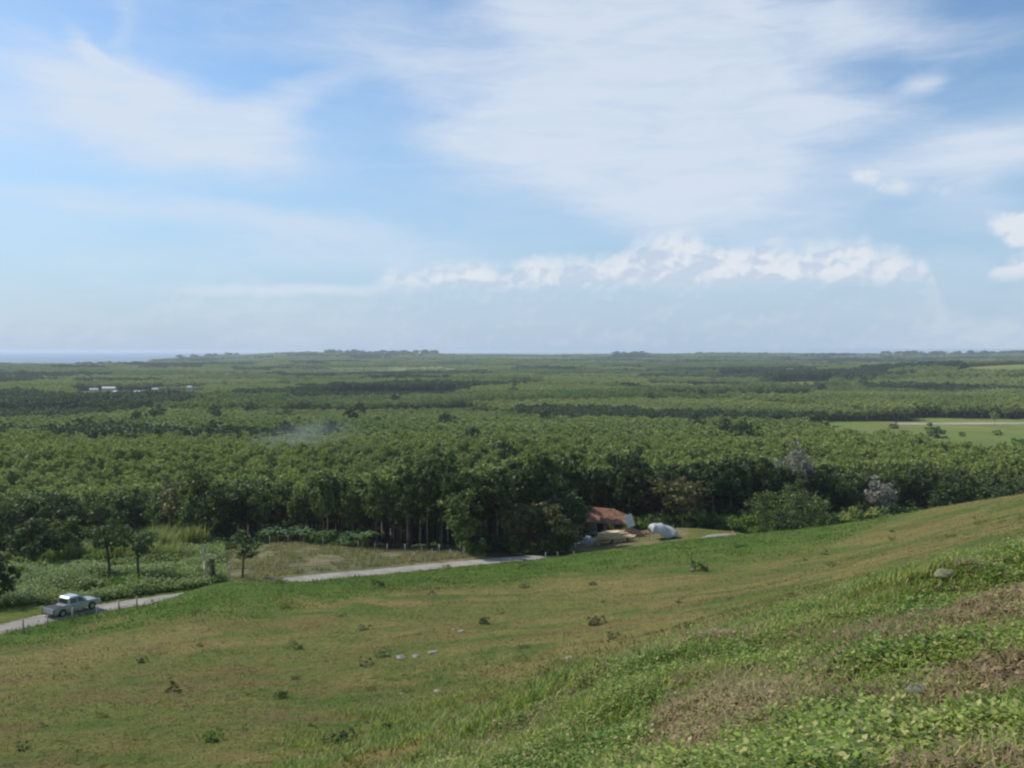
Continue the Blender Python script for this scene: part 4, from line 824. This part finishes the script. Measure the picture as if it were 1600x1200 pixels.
MB().box((-1.8, 1.2, 1.1), (4.0, 2.2, 2.25)).build('wall', wallm, sh)
for x0, w_ in ((-3.0, .8), (-.9, .9)): MB().box((x0, .085, 1.1), (w_, .03, 1.5)).build('doorway', dkm, sh)
for x0, y0 in ((-4.0, -2.3), (-1.6, -2.3), (1.0, -2.3), (3.5, -2.3), (3.5, 2.2), (1.2, 2.2)): MB().tube([(x0, y0, -.6), (x0, y0, 2.4)], .09, 7).build('post', M['palebark'], sh)
hx, hy = atdepth(897, 146); s2 = empty('lean_to_shed', W3(hx, hy), R(8), 1, label='low lean-to with a dull red sloping roof left of the shack', cat='shed')
MB().box((0, 0, 2.35), (3.6, 2.6, .06), ry=R(7), rx=R(12)).build('roof', plain('dull_red_roofing', (.2, .09, .06), .85, .1, .4, 2), s2); MB().box((0, .6, 1.1), (3.0, 1.2, 2.2)).build('wall', wallm, s2)
for x0 in (-1.6, 1.6): MB().tube([(x0, -1.1, -.5), (x0, -1.1, 2.2)], .06, 6).build('post', M['woodpost'], s2)
yel = plain('fresh_cut_planks', (.78, .62, .36), .8, 0, .3, 4)
x, y = atdepth(958, 137.0); s3 = empty('plank_stack', W3(x, y), R(14), 1.15, label='long low stack of pale yellow planks in front of the shack', cat='plank stack')
for k in range(7):
    for j in range(4): MB().box((random.uniform(-.7, .7), -.6+j*.4+random.uniform(-.1, .1), .72+k*.13), (random.uniform(3.6, 5.6)-.3*k, .27, .09), rz=random.uniform(-.12, .12)).build('plank', yel, s3)
for x0 in (-2.2, 0, 2.2): MB().box((x0, 0, .2), (.2, 1.5, .9)).build('bearer', M['woodpost'], s3)
redb = plain('reddish_earth', (.33, .16, .08), .95, 0, .3, 2)
def heap(name, px, Y, rx_, ry_, h, m_, lb, cat):
    x, y = atdepth(px, Y); bm = bmesh.new(); bmesh.ops.create_uvsphere(bm, u_segments=28, v_segments=16, radius=1)
    for v in bm.verts:
        n = v.co.copy(); k = 1+.3*(float(vnoise(n.x*3+px, n.y*3+n.z*2, .8, 3))-.5); v.co = Vector((n.x*rx_*k, n.y*ry_*k, max(n.z, -.2)*h*k))
    me = bpy.data.meshes.new(name); bm.to_mesh(me); bm.free(); o = link(name, me, m_); o.location = W3(x, y, -.1); return tag(o, lb, cat)
heap('earth_heap', 975, 142.5, 4.6, 1.4, 1.5, redb, 'low heap of reddish earth behind the plank stack', 'earth heap')
white = plain('white_board', (.72, .72, .68), .7, 0, .12)
x, y = atdepth(985, 142); s4 = empty('sign_board', W3(x, y), R(5), 1, label='blank white leaning board on legs right of the shack', cat='board')
MB().box((0, 0, 2.6), (1.3, .06, 2.0), ry=R(-18), bev=.01).build('panel', white, s4)
for x0 in (-.35, .45): MB().tube([(x0, .06, -.4), (x0, .06, 2.2)], .05, 6).build('leg', M['woodpost'], s4)
# tarpaulin thrown over a frame
tm_, t, out = mat('white_tarpaulin'); b = t.new('ShaderNodeBsdfPrincipled'); b.inputs['Base Color'].default_value = (.46, .46, .44, 1); b.inputs['Roughness'].default_value = .55; t.l.new(b.outputs[0], out.inputs[0])
x, y = atdepth(1038, 137.5); s5 = empty('tarpaulin_shelter', W3(x, y), R(6), 1, label='white sagging tarpaulin draped over a low pole frame beside the road', cat='tarpaulin shelter')
nu, nv = 40, 22; V = []
for i in range(nu):
    for j in range(nv):
        u = i/(nu-1)*2-1; v = j/(nv-1)*2-1; xx = u*2.15; yy = v*1.3; e = max(abs(v)**4, max(0, -u)**8, max(0, u)**5)
        z = 2.5-.35*abs(v)-.5*(u+.2)-1.3*e*(1-.25*math.sin(u*5+v*2))-.22*abs(math.sin(u*3.1+.4))-.02*math.sin(u*9+v*5); V.append((xx+.12*math.sin(v*7), yy+.12*e*math.sin(u*7), z))
F = [(i*nv+j, (i+1)*nv+j, (i+1)*nv+j+1, i*nv+j+1) for i in range(nu-1) for j in range(nv-1)]
o = link('cover', npmesh('cover', V, F, 4, True), tm_, s5); sd = o.modifiers.new('thickness', 'SOLIDIFY'); sd.thickness = .012
for x0 in (-1.9, 0, 1.9):
    for y0 in (-1.05, 1.05): MB().tube([(x0, y0, -.5), (x0, y0, 1.85)], .045, 6).build('pole', M['woodpost'], s5)
x, y = atdepth(899, 134.5); o = MB().tube([(0, 0, -.3), (0, 0, .9), (0, 0, 1.6)], [.12, .12, .1], 8).box((0, 0, 1.75), (.9, .7, .5), bev=.06).build('water_tank', white); o.location = W3(x, y); tag(o, 'small white water tank on a post left of the plank stack', 'water tank')
x, y = atdepth(917, 139); o = heap('grey_cover', 917, 139, 1.3, .9, 1.3, plain('grey_plastic_sheet', (.42, .44, .47), .5), 'grey plastic sheet bundle between water tank and plank stack', 'bundle')
for px, Y, lb in ((754, 126, 'whitish hanging sack between dark trunks by the road'), (774, 123.5, 'reddish bundle lying under the dark trees by the road')):
    heap('sack', px, Y, .6, .4, 1.7 if px == 754 else .5, white if px == 754 else redb, lb, 'sack')

# ------------------------------------------------------------------ far village and scattered houses
def house(px, Y, w, h, d, wallc, roofc, lb, rot=0., gable=True, name='house'):
    x, y = atdepth(px, Y); r = empty(name, W3(x, y), R(rot), 1, label=lb, cat='house')
    r.scale = (.72, .72, .72)
    MB().box((0, 0, h/2-1.5), (w, d, h+3)).build('wall', wallc, r); b = MB(); o_ = .5; rh = w*.0+d*.28
    P_ = [(-w/2-o_, -d/2-o_, h), (w/2+o_, -d/2-o_, h), (w/2+o_, d/2+o_, h), (-w/2-o_, d/2+o_, h), (-w/2-o_*.5, 0, h+rh), (w/2+o_*.5, 0, h+rh)]
    vs = [b.bm.verts.new((p[0], p[1], p[2]+.01)) for p in P_]
    for f in ((0, 1, 5, 4), (2, 3, 4, 5), (1, 2, 5), (3, 0, 4), (3, 2, 1, 0)): b.bm.faces.new([vs[k] for k in f])
    b.build('roof', roofc, r); n = max(2, int(w/3.5))
    for k in range(n): MB().box((-w/2+w*(k+.5)/n, -d/2-.02, h*.55), (w/n*.4, .06, h*.35)).build('window', dkm, r)
wA = plain('white_wall', (.5, .48, .43), .85, var=.1); wB = plain('cream_wall', (.6, .54, .42), .85, var=.1); rA = plain('grey_roof', (.5, .5, .5), .7, var=.15); rB = plain('tile_roof', (.36, .17, .1), .8, var=.2); rC = plain('pale_roof', (.42, .43, .43), .6, var=.2)
for a in ((218, 985, 16, 5, 8, wA, rC, 'long pale house largest in the village clearing at left', 6), (180, 970, 8, 6, 7, wA, rC, 'white square house left of the long pale house', -10), (146, 1040, 12, 7, 8, wB, rC, 'leftmost pale house of the village', 20),
          (170, 1130, 22, 6, 9, wA, rA, 'grey roofed long building behind the village houses', 0), (242, 1060, 9, 6, 7, wA, rC, 'white house right behind the long pale house', 15), (296, 1120, 8, 8, 7, wA, rC, 'tall narrow white house right in the village', 0),
          (133, 760, 7, 6, 6, wB, rA, 'small cream house standing alone below the village', 10), (130, 1600, 9, 12, 9, wA, rC, 'slim white building on the far wooded rise at left', 0), (358, 1720, 16, 9, 9, wA, rC, 'white house at the left end of the far pale field', 0),
          (312, 1500, 14, 11, 10, wB, rA, 'cream building above the village', 0), (640, 1560, 20, 8, 10, wA, rC, 'pale house left of centre on the far plain', 10), (705, 1560, 18, 9, 10, wA, rA, 'grey roofed house near centre on the far plain', -10), (725, 1590, 22, 8, 10, wB, rB, 'tile roofed house right of the grey roofed one', 5),
          (530, 2450, 30, 12, 14, wB, rB, 'tile roofed building on the far ridge slope', 0), (722, 4450, 40, 18, 20, wA, rC, 'white building cluster block on the horizon near centre', 0), (905, 4480, 60, 24, 20, wB, rA, 'wide pale building on the horizon right of centre', 0), (1407, 4480, 40, 20, 20, wA, rC, 'white building on the horizon at right', 0),
         ):
    house(*a)

# ------------------------------------------------------------------ haze
hm, t, out = mat('haze_air'); pv = t.new('ShaderNodeVolumePrincipled'); pv.inputs['Color'].default_value = (.80, .89, 1, 1); pv.inputs['Density'].default_value = .0001; pv.inputs['Anisotropy'].default_value = .2
t.l.new(pv.outputs[0], out.inputs['Volume']); top = CZ+6; bot = float(V3min) if 'V3min' in globals() else -12.
bot = float(GZ.min()+CZ)-1
b = MB().box((0, 9000, (top+bot)/2), (70000, 50000, top-bot)); tag(b.build('haze', hm), 'thin pale haze over the plain', 'haze', kind='stuff')

# thin smoke drifting over the trees at left of centre
sm, t, out = mat('smoke'); tcn = t.new('ShaderNodeTexCoord'); ln_ = t.vm('LENGTH', tcn.outputs['Object'], out=1); nn_ = t.noise(tcn.outputs['Object'], 1.6, 3, .6)
dn = t.m('MULTIPLY', t.rng(ln_, 1.0, .15, 0, .026), t.rng(nn_, .35, .65)); pv = t.new('ShaderNodeVolumePrincipled'); pv.inputs['Color'].default_value = (.75, .8, .88, 1); t.put(pv.inputs['Density'], dn); t.l.new(pv.outputs[0], out.inputs['Volume'])
bm = bmesh.new(); bmesh.ops.create_icosphere(bm, subdivisions=3, radius=1); me = bpy.data.meshes.new('smoke'); bm.to_mesh(me); bm.free(); o = link('smoke', me, sm)
x, y = atdepth(465, 262); o.location = (x, y, hz(x, y)+CZ+13.5); o.scale = (22, 12, 6.5); o.rotation_euler = (0, R(-8), 0); tag(o, 'faint bluish smoke hanging over the canopy left of centre', 'smoke', kind='stuff')
